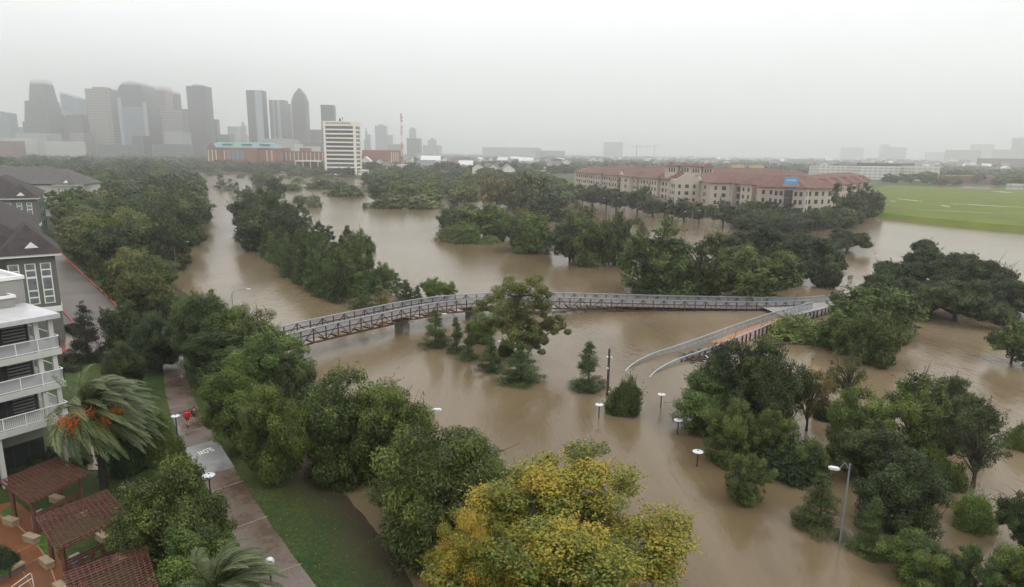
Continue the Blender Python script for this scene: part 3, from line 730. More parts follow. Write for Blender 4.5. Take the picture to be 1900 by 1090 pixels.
# --- row of islands in the middle
ROW = [(816, 384, 872, 424, 'oak', 'leaf', 'round_tree', 'leftmost round dark tree of the mid river group'),
 (852, 383, 944, 442, 'oak', 'leaf', 'round_tree', 'big round tree of the mid river group, behind the light shrubs'),
 (890, 385, 945, 440, 'oak', 'leaf', 'round_tree', 'round tree right of the big round one in mid river'),
 (838, 418, 887, 450, 'shrub', 'light', 'shrub', 'light green shrub mound at the foot of the mid river group'),
 (814, 424, 852, 447, 'shrub', 'mixed', 'shrub', 'dull green shrub at the left foot of the mid river group'),
 (890, 438, 925, 452, 'shrub', 'light', 'shrub', 'low yellowish shrub at the right foot of the mid river group'),
 (930, 405, 985, 465, 'airy', 'leaf', 'round_tree', 'airy tree left of the round one in mid river'),
 (955, 400, 1022, 468, 'oak', 'leaf', 'round_tree', 'round green tree standing in the water between two gaps'),
 (945, 388, 990, 420, 'airy', 'mixed', 'ash_tree', 'olive topped thin tree behind the round green mid river tree'),
 (1026, 405, 1092, 484, 'oak', 'dark', 'round_tree', 'left third of the dark triple tree clump in mid river'),
 (1066, 402, 1138, 492, 'oak', 'leaf', 'round_tree', 'middle of the dark triple tree clump in mid river'),
 (1108, 405, 1170, 490, 'oak', 'dark', 'round_tree', 'right third of the dark triple tree clump in mid river'),
 (1155, 415, 1285, 545, 'airy', 'leaf', 'elm_tree', 'tall open tree with its stems showing in the water, above the bridge'),
 (1250, 440, 1345, 550, 'airy', 'leaf', 'elm_tree', 'open crowned tree right of the tall open one'),
 (1190, 500, 1330, 552, 'shrub', 'leaf', 'shrub', 'bushy undergrowth below the two open trees'),
 (1326, 468, 1478, 556, 'oak', 'leaf', 'round_tree', 'light green rounded tree right behind the bridge'),
 (1086, 487, 1102, 496, 'shrub', 'pine', 'shrub', 'tiny bush alone in the open river'),
 (673, 376, 682, 386, 'shrub', 'light', 'shrub', 'left one of two tiny bushes in the upper river'),
 (686, 377, 695, 386, 'shrub', 'light', 'shrub', 'right one of two tiny bushes in the upper river'),
 (545, 363, 572, 376, 'shrub', 'silver', 'shrub', 'pale spindly bush in the upper river'),
 (570, 363, 596, 384, 'shrub', 'silver', 'shrub', 'pale twiggy bush right of the spindly one in the upper river'),
 (468, 320, 507, 345, 'oak', 'pine', 'round_tree', 'dark tree standing alone in the upper river'),
 (508, 340, 557, 353, 'shrub', 'pine', 'shrub', 'low wide thicket in the upper river'),
 (543, 331, 565, 340, 'shrub', 'mixed', 'shrub', 'low olive thicket beyond the wide one in the upper river'),
 (573, 335, 645, 350, 'shrub', 'leaf', 'shrub', 'long low thicket at the far shore'),
 (612, 345, 672, 364, 'shrub', 'leaf', 'shrub', 'low light thicket in front of the far shore woods'),
 (695, 362, 760, 386, 'shrub', 'mixed', 'shrub', 'light thicket at the front of the far shore woods'),
 (740, 364, 812, 386, 'shrub', 'mixed', 'shrub', 'light thicket at the right front of the far shore woods'),
 (397, 324, 420, 349, 'cypress', 'pine', 'cypress_tree', 'first cypress of the line at the top of the median'),
 (417, 332, 437, 354, 'cypress', 'pine', 'cypress_tree', 'second cypress of the line at the top of the median'),
 (432, 338, 448, 368, 'cypress', 'pine', 'cypress_tree', 'third cypress of the line at the top of the median'),
 (446, 345, 468, 374, 'oak', 'pine', 'round_tree', 'small dark tree ending the cypress line'),
 (430, 358, 500, 425, 'oak', 'dark', 'oak_tree', 'dark tree at the left head of the median woods'),
 (466, 358, 540, 440, 'oak', 'dark', 'oak_tree', 'large dark tree in the head of the median woods'),
 (442, 385, 510, 462, 'oak', 'dark', 'oak_tree', 'dark tree overhanging the channel on the median left side'),
 (495, 330, 528, 380, 'airy', 'dark', 'oak_tree', 'tall thin tree rising behind the median woods'),
 (500, 390, 560, 470, 'oak', 'dark', 'oak_tree', 'dark tree in the middle of the median woods'),
 (528, 376, 576, 436, 'airy', 'leaf', 'elm_tree', 'open branched tree showing its trunk over the median woods'),
 (575, 414, 618, 460, 'airy', 'dark', 'elm_tree', 'dark thin crowned tree on the right of the median woods'),
 (628, 420, 662, 468, 'cypress', 'pine', 'cypress_tree', 'light cypress at the right point of the median'),
 (650, 430, 680, 468, 'shrub', 'pine', 'shrub', 'light bush on the right point of the median'),
 (668, 440, 694, 466, 'shrub', 'pine', 'shrub', 'outermost bush on the right point of the median'),
 (674, 483, 691, 498, 'shrub', 'pine', 'shrub', 'small bush in the water right of the median'),
 (645, 480, 668, 494, 'shrub', 'pine', 'shrub', 'small bush beside a disc lamp right of the median'),
 (650, 505, 690, 572, 'cypress', 'pine', 'cypress_tree', 'cypress at the near left of the median tail'),
 (690, 530, 722, 575, 'cypress', 'mixed', 'cypress_tree', 'olive cypress in the median tail behind the bridge'),
 (694, 490, 730, 535, 'oak', 'light', 'round_tree', 'light round tree in the median tail'),
 (668, 505, 702, 545, 'oak', 'pine', 'round_tree', 'pale feathery tree in the median tail'),
 (724, 508, 750, 548, 'cypress', 'pine', 'cypress_tree', 'dark cypress right of the light round tree in the median tail'),
 (738, 520, 768, 560, 'cypress', 'pine', 'cypress_tree', 'dark conical tree touching the bridge rail in the median tail'),
 (783, 518, 824, 556, 'oak', 'light', 'round_tree', 'light green tree top above the bridge rail'),
 (818, 524, 846, 552, 'airy', 'light', 'round_tree', 'small thin tree top above the bridge rail right of the light one'),
 (766, 530, 784, 558, 'cypress', 'pine', 'cypress_tree', 'slim dark cypress left of the light tree above the bridge rail')]
for x0, y0, x1, y1, kd, lm, nm, lb in ROW: T(x0, y0, x1, y1, kd, lb, lm, nm, cat='shrub' if nm == 'shrub' else 'tree', lod=(None if y1 > 440 else None))
# median woods: rows of pond cypresses along the flooded road
rng = random.Random(11)
MED = [(470, 450), (505, 485), (545, 520), (590, 548), (640, 565)]
k = 0
for a, b_ in zip(MED, MED[1:]):
    for j in range(5):
        for rw in range(4):
            f = (j+rng.random()*.7)/5; x_ = a[0]+(b_[0]-a[0])*f+rw*16+rng.uniform(-5, 5); y_ = a[1]+(b_[1]-a[1])*f-rw*9-rng.uniform(0, 4)
            if y_ < 430: continue
            sc = 60*((y_-285)/230)
            T(x_-sc*.23, y_-sc*rng.uniform(.95, 1.25), x_+sc*.23, y_, 'cypress', 'slender dark cypress packed in the median wood between the two channels', rng.choice(['pine', 'pine', 'dark', 'leaf']), 'cypress_tree', group='cypresses packed in the median wood')
# the tall pine in front of the bridge
def tall_pine():
    P = at(968, 672, 0); D = depth(P); rng = np.random.default_rng(5)
    def W(px, py, dy=0.0): # a point of the pine's own volume, dy metres behind its stem
        q = atY(px, py, P.y+dy); return q-P
    blobs = []
    pads = [(935, 545, 26, 1), (960, 528, 24, -1), (990, 530, 26, 1), (1008, 540, 16, -2), (958, 560, 30, 1), (985, 560, 26, -1), (925, 580, 30, -1.5), (955, 590, 30, 1), (905, 572, 16, 0), (918, 600, 18, 1.5),
            (940, 610, 24, -1), (975, 590, 20, 1.5), (1000, 612, 18, 0), (1020, 602, 22, .5), (1036, 610, 15, -.5), (1028, 592, 14, 0), (985, 618, 16, -1), (1005, 632, 16, -1), (990, 640, 14, .5), (960, 630, 14, 1), (945, 640, 10, -1), (972, 640, 14, -1)]
    cs = []
    for px, py, pr, dy in pads:
        c = W(px, py, dy); r = pr*D/FPX*1.22
        for _ in range(7):
            q = np.array(c)+rng.normal(size=3)*r*.45*np.array([1, 1, .6]); cs.append((q, r*.40))
    P_, N_, T_, ti, Ls = [], [], [], [], []
    for p, r in cs:
        k = 330; d = rng.normal(size=(k, 3)); d /= np.linalg.norm(d, axis=1)[:, None]
        P_.append(p+d*(r*(.3+.75*rng.random(k)**.5))[:, None]*np.array([1, 1, .75])); N_.append(d+rng.normal(size=(k, 3))*.6+np.array([0, 0, .4])); T_.append(d+rng.normal(size=(k, 3))*.4)
        hi = np.clip((p[2]-8)/6, 0, 1)
        ti.append(np.clip(rng.uniform(.25, .75)+rng.normal(size=k)*.17, 0, 1)); Ls.append(rng.uniform(.11, .2, k))
    P_, N_, T_, ti, Ls = map(np.concatenate, (P_, N_, T_, ti, Ls))
    N_ /= np.linalg.norm(N_, axis=1)[:, None]; B = np.cross(N_, T_); B /= np.linalg.norm(B, axis=1)[:, None]; T2 = np.cross(B, N_); l = Ls[:, None]
    V = np.stack([P_-T2*l, P_+B*l*.32, P_+T2*l, P_-B*l*.32], 1).reshape(-1, 3)
    o = empty('pine_tree', (P.x, P.y, 0), 0, 'tall old pine with separate needle pads standing in front of the footbridge', 'tree')
    link('crown', np_mesh('pine_crown', V, np.arange(len(V)).reshape(-1, 4), M['mixed'], ti), o)
    w = MB(); st = [W(968, 720), W(968, 672), W(964, 640), W(966, 610), W(958, 580), W(965, 550), W(975, 530)]
    w.tube(st, [.5, .45, .38, .32, .25, .16, .08], 8)
    for px, py, pr, dy in pads:
        s = Vector(min(st[1:], key=lambda q: abs(q.z-(W(px, py).z-1.3)))); e = W(px, py, dy)
        w.tube([s, s.lerp(e, .5)+Vector((0, 0, -.2)), e], [.16, .11, .05], 5, cap=False)
    w.build('trunk', M['bark'], o)
tall_pine()

# --- woods: individual trees scattered over ground polygons
def scatter(poly_px, spacing, n_max, kinds, rr, hh, label, group, name='woodland_tree', z=0.8, seed=1, lod=None, avoid=(), matw=None, wgt=None):
    rng = random.Random(seed); poly = px_poly(poly_px, z)
    xs = [p[0] for p in poly]; ys = [p[1] for p in poly]; pts = []; tries = 0
    while len(pts) < n_max and tries < n_max*80:
        tries += 1; x_, y_ = rng.uniform(min(xs), max(xs)), rng.uniform(min(ys), max(ys))
        if sdist(np.array([x_]), np.array([y_]), poly)[0] < 0: continue
        if any((x_-q[0])**2+(y_-q[1])**2 < spacing**2 for q in pts): continue
        if any(abs(x_-a[0]) < a[2] and abs(y_-a[1]) < a[3] for a in avoid): continue
        pts.append((x_, y_))
    for x_, y_ in pts:
        r = rng.uniform(*rr); g = max(0, gz(x_, y_))
        put_tree(rng.choice(kinds), (x_, y_, g-.05), r, rng.uniform(*hh)*(.7+.3*r/rr[1]), label, name, group, rng.choice(matw or ['leaf', 'dark']), lod)
    return pts
WL = 'dark leafy tree in the unbroken wood on the left bank'
scatter([(172, 470), (222, 515), (262, 505), (262, 462), (345, 440), (362, 400), (240, 400), (120, 400)], 8.0, 60, ['oak', 'oak', 'airy'], (5, 7.5), (9, 13), 'leafy tree in the wood between the parking court and the flooded road', 'trees between the parking court and the flooded road', seed=2, matw=['leaf', 'leaf', 'dark', 'mixed'])
for x0, y0, x1, y1, lb in [(268, 405, 358, 500, 'dark oak overhanging the flooded road behind the first street lamp'), (300, 352, 384, 425, 'dark oak leaning over the channel at the left wood edge, farther up'), (310, 330, 380, 385, 'dark oak at the bend where the left wood narrows the channel'), (285, 378, 372, 455, 'dark oak between the two that overhang the channel')]:
    T(x0, y0, x1, y1, 'oak', lb, 'dark', 'oak_tree')
scatter([(70, 400), (362, 400), (372, 360), (345, 335), (300, 328), (140, 328), (140, 370), (70, 372)], 11.0, 75, ['oak', 'oak', 'airy'], (6, 9), (9, 14), WL, 'trees of the left bank wood', seed=3, matw=['leaf', 'dark', 'dark'])
scatter([(-40, 326), (335, 326), (300, 314), (-40, 308)], 20.0, 55, ['oak'], (9, 13), (11, 17), WL, 'trees of the left bank wood', seed=4, matw=['dark', 'leaf'], lod=2)
for i, (x_, y_, hpx) in enumerate([(128, 468, 22), (140, 480, 22), (150, 490, 20), (160, 498, 20), (196, 530, 22), (205, 538, 20), (213, 546, 22)]):
    T(x_-6, y_-hpx, x_+8, y_+4, 'column', 'slim dark screening shrub in the row along the red kerb', 'hedge', 'screening_shrub', cat='shrub', group='screening shrubs along the red kerb')
scatter([(196, 505), (252, 565), (300, 570), (300, 520), (225, 490)], 6.0, 14, ['oak', 'airy', 'shrub'], (2.8, 4.2), (4.5, 7.5), 'mid green tree on the verge between the red kerb and the water', 'trees on the verge beyond the red kerb', seed=8, matw=['leaf', 'leaf', 'mixed'])
# far shore woods in the centre
CW = 'dark leafy tree in the far shore wood in the middle distance'
scatter([(668, 352), (700, 378), (820, 380), (930, 388), (1040, 398), (1058, 372), (1050, 345), (900, 335), (800, 332), (690, 333)], 10.5, 85, ['oak', 'airy', 'oak'], (6, 8.5), (9, 13), CW, 'trees of the far shore wood', seed=5, matw=['leaf', 'dark', 'leaf', 'mixed'], z=.5)
T(892, 330, 955, 388, 'airy', 'orange yellow tree standing out of the far shore wood', 'rust', 'autumn_tree')
T(950, 325, 1015, 390, 'airy', 'olive yellow tall tree in the far shore wood', 'mixed', 'ash_tree')
T(985, 355, 1050, 408, 'oak', 'dark round tree at the right corner of the far shore wood', 'dark', 'oak_tree')
for i, (x_, y_, r_) in enumerate([(1070, 390, 8), (1098, 395, 8), (1055, 402, 10), (1152, 408, 7), (1183, 416, 7), (1192, 432, 10), (1080, 404, 9)]):
    T(x_-r_, y_-r_*2.2, x_+r_, y_, 'cypress' if i % 2 else 'shrub', 'small half drowned sapling on the flooded lawn before the red roofed apartments', 'mixed', 'sapling', cat='sapling', group='half drowned saplings before the apartments')
# street trees along the apartments and the woods right of them
for i, (x0, y0, x1, y1, by) in enumerate([(1068, 345, 1092, 372, 378), (1086, 345, 1118, 376, 384), (1108, 348, 1140, 380, 388), (1130, 352, 1160, 386, 392), (1164, 350, 1206, 392, 397), (1188, 368, 1228, 396, 402), (1215, 372, 1252, 400, 404), (1244, 372, 1288, 404, 410), (1275, 378, 1318, 408, 414), (1316, 375, 1370, 412, 422), (1358, 380, 1404, 414, 420)]):
    T(x0-3, y0, x1+3, y1, 'street', 'round street tree in the flooded row before the red roofed apartments', 'dark', 'street_tree', by=by, group='street trees in front of the apartments', cat='tree')
scatter([(1375, 432), (1530, 430), (1610, 405), (1632, 378), (1605, 378), (1500, 404), (1380, 408)], 6.5, 50, ['oak', 'oak', 'airy'], (4.5, 6.5), (6, 9.5), 'dark leafy tree in the wood between the red roofed apartments and the green field', 'trees between the apartments and the field', seed=6, matw=['dark', 'leaf', 'dark'], z=.3)
T(1526, 342, 1564, 424, 'cypress', 'tall conical evergreen in front of the receding apartment wing', 'pine', 'conifer')
T(1590, 346, 1638, 402, 'oak', 'dark tree at the left corner of the green field', 'dark', 'oak_tree')
T(1560, 352, 1610, 412, 'oak', 'dark tree between the conical evergreen and the field corner', 'dark', 'oak_tree')
scatter([(1630, 341), (1905, 349), (1905, 330), (1640, 326)], 16, 34, ['oak', 'airy'], (7, 10), (8, 12), 'tree in the row along the far side of the green field', 'trees along the far side of the field', seed=7, matw=['dark', 'leaf', 'dark', 'rust'], lod=2)
# town trees, far off
scatter([(600, 330), (1060, 340), (1060, 306), (600, 303)], 24, 85, ['oak', 'airy'], (8, 12), (9, 14), 'grey green tree among the low houses beyond the far shore', 'trees among the far houses', 'town_tree', seed=9, matw=['dark', 'leaf', 'dark'], lod=2)
scatter([(1060, 318), (1900, 330), (1900, 305), (1060, 300)], 40, 70, ['oak', 'airy'], (11, 16), (9, 14), 'grey green tree among the low roofs beyond the red roofed apartments', 'trees beyond the apartments', 'town_tree', seed=10, matw=['dark', 'leaf'], lod=2)
scatter([(345, 317), (620, 328), (620, 318), (345, 309)], 22, 42, ['oak'], (8, 11), (8, 12), 'dark tree on the far bank in front of the brick buildings', 'trees on the far bank before the brick buildings', 'town_tree', seed=12, matw=['dark', 'leaf'], lod=2)
scatter([(345, 326), (640, 334), (640, 326), (345, 320)], 22, 24, ['shrub', 'cypress'], (2.5, 5), (2.5, 5), 'small drowned bush off the far bank before the brick buildings', 'drowned bushes off the far bank', 'shrub', seed=13, matw=['pine', 'mixed'], lod=2)
# the endless tree cover towards the horizon: nobody could count it
def far_cover():
    rng = np.random.default_rng(77); me0, tm0, R0, H0 = proto('oak', 2, 0)
    co = np.empty(len(me0.vertices)*3, np.float32); me0.vertices.foreach_get('co', co); co = co.reshape(-1, 4, 3)
    ti0 = np.empty(len(me0.polygons), np.float32); me0.attributes['tint'].data.foreach_get('value', ti0)
    sub = np.arange(0, len(co), 9); co = co[sub]; ti0 = ti0[sub]
    Vs, ti = [], []
    for i in range(3600):
        Y = 900*math.exp(rng.random()*2.24); X = rng.uniform(-.95, .95)*Y
        r = rng.uniform(9, 16)*(1+Y/5000); h = rng.uniform(7, 12)/H0
        c = co.mean(1, keepdims=True); q = (c+(co-c)*2.2)*np.array([r/R0, r/R0, h])+np.array([X, Y, 1.0])
        Vs.append(q); ti.append(np.clip(ti0+rng.normal()*.15, 0, 1))
    V = np.concatenate(Vs).reshape(-1, 3)
    o = link('distant_trees', np_mesh('distant_trees', V, np.arange(len(V)).reshape(-1, 4), M['dark'], np.concatenate(ti)))
    tag(o, 'grey green tree cover fading into the mist towards the horizon', 'woodland', kind='stuff')
far_cover()
# ------------------------------------------------------------------ footbridge and ramp
def catmull(pts, step):
    pts = [Vector(p) for p in pts]; P = [pts[0]*2-pts[1]]+pts+[pts[-1]*2-pts[-2]]; out_ = []
    for i in range(1, len(P)-2):
        p0, p1, p2, p3 = P[i-1], P[i], P[i+1], P[i+2]
        n = max(2, int((p2-p1).length/.4))
        for k in range(n):
            t_ = k/n
            out_.append(.5*((2*p1)+(p2-p0)*t_+(2*p0-5*p1+4*p2-p3)*t_*t_+(3*p1-p0-3*p2+p3)*t_**3))
    out_.append(pts[-1])
    L_ = [0]
    for a, b_ in zip(out_, out_[1:]): L_.append(L_[-1]+(b_-a).length)
    n = max(2, round(L_[-1]/step)); res = []; j = 0
    for k in range(n+1):
        s = L_[-1]*k/n
        while j < len(L_)-2 and L_[j+1] < s: j += 1
        res.append(out_[j].lerp(out_[j+1], min(1, (s-L_[j])/max(1e-6, L_[j+1]-L_[j]))))
    return res
def offset(line, w_):
    r_ = []
    for i, p in enumerate(line):
        d = line[min(i+1, len(line)-1)]-line[max(i-1, 0)]; d.z = 0; d.normalize()
        r_.append(p+Vector((-d.y, d.x, 0))*w_)
    return r_
screen = bpy.data.materials.new('wire_mesh_screen'); screen.use_nodes = True
t = screen.node_tree; b = t.nodes['Principled BSDF']; b.inputs['Base Color'].default_value = (.30, .32, .33, 1); b.inputs['Roughness'].default_value = .6
tr = t.nodes.new('ShaderNodeBsdfTransparent'); ms = t.nodes.new('ShaderNodeMixShader'); ms.inputs[0].default_value = .5
t.links.new(tr.outputs[0], ms.inputs[1]); t.links.new(b.outputs[0], ms.inputs[2]); t.links.new(ms.outputs[0], t.nodes['Material Output'].inputs[0])
deck_m = mat('timber_deck', (.13, .10, .08), .5, noise=.25, nscale=1.5)
def bridge(name, label, near, wid_, truss_h, rail_h, group=None, far=None):
    """near: world points of the near handrail, left to right"""
    nl = catmull(near, 1.9); fl = offset(nl, wid_) if far is None else far
    o = empty(name, (nl[0].x, nl[0].y, 0), 0, label, 'bridge', group); O = Vector((nl[0].x, nl[0].y, 0))
    loc = lambda L_: [p-O for p in L_]
    nl, fl = loc(nl), loc(fl); n = len(nl)
    for side, ln in (('near', nl), ('far', fl)):
        w = MB()
        for i in range(n-1):
            w.bar(ln[i], ln[i+1], .16, .12)
            w.bar(ln[i]-Vector((0, 0, rail_h*.5)), ln[i+1]-Vector((0, 0, rail_h*.5)), .05, .05)
        for i in range(n): w.bar(ln[i], ln[i]-Vector((0, 0, rail_h)), .10, .10)
        w.build('handrail', M['steel'], o)
        w = MB()
        for i in range(n-1):
            a, b_ = ln[i], ln[i+1]; dz = Vector((0, 0, rail_h)); w.add([a-Vector((0, 0, .06)), b_-Vector((0, 0, .06)), b_-dz, a-dz], [(0, 1, 2, 3)])
        w.build('mesh_screen', screen, o)
        w = MB(); zz = Vector((0, 0, 1))
        for i in range(n):
            top = ln[i]-zz*(.12); bot = ln[i]-zz*truss_h
            w.bar(top, bot, .15, .15)
            if i < n-1:
                w.bar(bot, ln[i+1]-zz*truss_h, .2, .22); w.bar(ln[i]-zz*(rail_h*.62), ln[i+1]-zz*(rail_h*.62), .12, .12)
                if i % 2: w.bar(bot, ln[i+1]-zz*.15, .10, .10)
                else: w.bar(top, ln[i+1]-zz*truss_h, .10, .10)
        w.build('truss', M['truss'], o)
    w = MB(); dd = Vector((0, 0, rail_h+.02))
    for i in range(n-1):
        a, b_, c_, d_ = nl[i]-dd, nl[i+1]-dd, fl[i+1]-dd, fl[i]-dd; th = Vector((0, 0, .1))
        w.add([a, b_, c_, d_, a-th, b_-th, c_-th, d_-th], [(0, 1, 2, 3), (7, 6, 5, 4), (0, 4, 5, 1), (3, 2, 6, 7)])
    w.build('deck', deck_m, o)
    w = MB()
    for i in range(n): w.bar(nl[i]-Vector((0, 0, truss_h)), fl[i]-Vector((0, 0, truss_h)), .12, .16)
    w.build('floor_beams', M['truss'], o)
    return o, O, nl, fl
NEAR = [(486, 634, 4.0), (529, 622, 4.1), (585, 608, 4.2), (643, 595, 4.3), (710, 581, 4.25), (773, 568, 4.1), (839, 558, 3.8), (937, 552, 3.35), (1018, 551.5, 3.0), (1100, 553.5, 2.55), (1189, 556, 2.2), (1300, 558.5, 1.9), (1379, 560, 1.75), (1450, 559.5, 1.6), (1505, 557, 1.5)]
bo, BO, bn, bf = bridge('footbridge', 'long curved footbridge with rust red truss and grey mesh rails crossing the flooded river', [at(*p) for p in NEAR], 4.0, 2.05, 1.3)
for px, py in [(773, 600), (877, 588), (992, 585)]:
    P = at(px, py, .6); i = min(range(len(bn)), key=lambda i: abs((bn[i]+BO).x-P.x)); a, c_ = bn[i], bf[i]; m_ = (a+c_)/2; zt = a.z-2.1
    d = (c_-a); d.z = 0; d.normalize(); e_ = Vector((-d.y, d.x, 0))
    w = MB()
    def col(h0, h1, lw, lt, w=w, m_=m_, d=d, e_=e_):
        for z0, z1, k0, k1 in [(h0, h1, lw[0], lw[1])]:
            vs = []
            for z_, L_ in ((z0, k0), (z1, k1)):
                for sx, sy in ((-1, -1), (1, -1), (1, 1), (-1, 1)): q = m_+d*L_*sx+e_*lt*sy; vs.append((q.x, q.y, z_))
            w.add(vs, [(3, 2, 1, 0), (4, 5, 6, 7), (0, 1, 5, 4), (1, 2, 6, 5), (2, 3, 7, 6), (3, 0, 4, 7)])
    col(-3, zt-.8, (1.0, 1.0), .65); col(zt-.8, zt-.35, (1.0, 2.3), .66); col(zt-.35, zt, (2.3, 2.3), .67)
    w.build('pier', M['concrete'], bo)
# orange warning board on the truss
tag(MB().bar(at(704, 602, 2.35), at(717, 599, 2.35), .08, .42).build('warning_board', mat('orange_board', (.75, .26, .02), .5)), 'small orange board hung on the bottom chord of the long footbridge', 'sign')
# curved ramp coming out of the water
INNER = [(1153, 699, -.25), (1166, 683, .05), (1185, 669, .3), (1215, 655, .55), (1260, 640.5, .85), (1316, 621, 1.25), (1380, 598, 1.65), (1445, 577, 1.75), (1508, 561, 1.6)]
OUTER = [(1197, 712, -.25), (1211, 694, .05), (1232, 679, .3), (1262, 665, .5), (1300, 652, .7), (1342, 636, 1.05), (1400, 613, 1.35), (1460, 590, 1.45), (1552, 566, 1.35)]
inn = catmull([at(*p) for p in INNER], 1.3); n = len(inn)
ocm = catmull([at(*p) for p in OUTER], .4)
outl = [ocm[round(i*(len(ocm)-1)/(n-1))] for i in range(n)]
rp = empty('ramp', (inn[0].x, inn[0].y, 0), 0, 'curved ramp with orange brown deck and grey rails sinking into the brown water', 'ramp'); O = Vector((inn[0].x, inn[0].y, 0))
for ln, lat in ((inn, 0), (outl, 1)):
    ln = [p-O for p in ln]; w = MB(); sw = MB(); tw = MB(); z1 = Vector((0, 0, 1))
    for i in range(n):
        w.bar(ln[i], ln[i]-z1*1.25, .09, .09)
        if i < n-1:
            w.bar(ln[i], ln[i+1], .17, .12); w.bar(ln[i]-z1*.6, ln[i+1]-z1*.6, .05, .05)
            if i % 2: w.bar(ln[i]-z1*.1, ln[i+1]-z1*1.2, .06, .06)
            sw.add([ln[i]-z1*.06, ln[i+1]-z1*.06, ln[i+1]-z1*1.2, ln[i]-z1*1.2], [(0, 1, 2, 3)])
            tw.bar(ln[i]-z1*1.45, ln[i+1]-z1*1.45, .18, .3)
            if lat and i > 7: tw.bar(ln[i]-z1*.15-Vector((0, .1, 0)), ln[i]-z1*2.2-Vector((0, .1, 0)), .2, .2)
    w.build('handrail', M['steel'], rp); sw.build('mesh_screen', screen, rp); tw.build('edge_beam', M['truss'], rp)
w = MB(); z1 = Vector((0, 0, 1.27))
for i in range(n-1): w.add([inn[i]-O-z1, inn[i+1]-O-z1, outl[i+1]-O-z1, outl[i]-O-z1], [(0, 1, 2, 3)])
w.build('deck', mat('orange_deck', (.34, .16, .075), .4, noise=.2, nscale=1.5), rp)
# the joined walkway running on to the right bank
END_F = [(1400, 552.5, 1.9), (1450, 553, 1.8), (1505, 551, 1.7), (1545, 547.5, 1.6), (1575, 544, 1.5)]
END_N = [(1478, 586, 1.35), (1515, 575, 1.35), (1552, 566, 1.35), (1600, 557, 1.35)]
jo = empty('walkway', tuple(at(1505, 551, 0)), 0, 'broad walkway where the footbridge and the ramp join, running under the round dark tree', 'bridge'); O = at(1505, 551, 0)
for LN in (END_F, END_N):
    ln = [p-O for p in catmull([at(*p) for p in LN], 1.5)]; w = MB(); sw = MB(); tw = MB(); z1 = Vector((0, 0, 1))
    for i in range(len(ln)):
        w.bar(ln[i], ln[i]-z1*1.2, .09, .09); tw.bar(ln[i]-z1*1.2, ln[i]-z1*2.0, .2, .2)
        if i < len(ln)-1:
            w.bar(ln[i], ln[i+1], .16, .12); tw.bar(ln[i]-z1*1.4, ln[i+1]-z1*1.4, .16, .3)
            sw.add([ln[i], ln[i+1], ln[i+1]-z1*1.15, ln[i]-z1*1.15], [(0, 1, 2, 3)])
    w.build('handrail', M['steel'], jo); sw.build('mesh_screen', screen, jo); tw.build('edge_beam', M['truss'], jo)
fa = [p-O for p in catmull([at(p[0], p[1], p[2]) for p in END_F], 1)]; nb = [p-O for p in catmull([at(p[0], p[1], p[2]) for p in END_N], 1)]
k = 20; A_ = [fa[round(i*(len(fa)-1)/k)]-Vector((0, 0, 1.22)) for i in range(k+1)]; B_ = [nb[round(i*(len(nb)-1)/k)]-Vector((0, 0, 1.0)) for i in range(k+1)]
w = MB(); w.add(A_+B_, [(i, i+1, k+2+i, k+1+i) for i in range(k)]); w.build('deck', M['concrete'], jo)
# raft of debris caught against the ramp
rng = random.Random(4); w = MB(); w2 = MB()
c0, c1 = at(1278, 668, 0), at(1345, 650, 0)
for i in range(420):
    f = rng.random(); p = c0.lerp(c1, f)+Vector((rng.gauss(0, .5), rng.gauss(0, 1.0), rng.uniform(.0, .18)))
    a = rng.uniform(0, 6.28); L_ = rng.uniform(.2, 1.3); dv = Vector((math.cos(a), math.sin(a), rng.uniform(-.1, .15)))*L_/2
    (w2 if rng.random() < .03 else w).bar(p-dv, p+dv, rng.uniform(.05, .2), rng.uniform(.04, .12))
ob = w.build('floating_debris', mat('driftwood', (.040, .024, .020), .9)); tag(ob, 'dark raft of driftwood and rubbish caught against the outer ramp rail', 'debris', kind='stuff')
ob = w2.build('floating_litter', M['lamp_white']); tag(ob, 'pale scraps of litter in the dark raft of driftwood by the ramp', 'debris', kind='stuff')

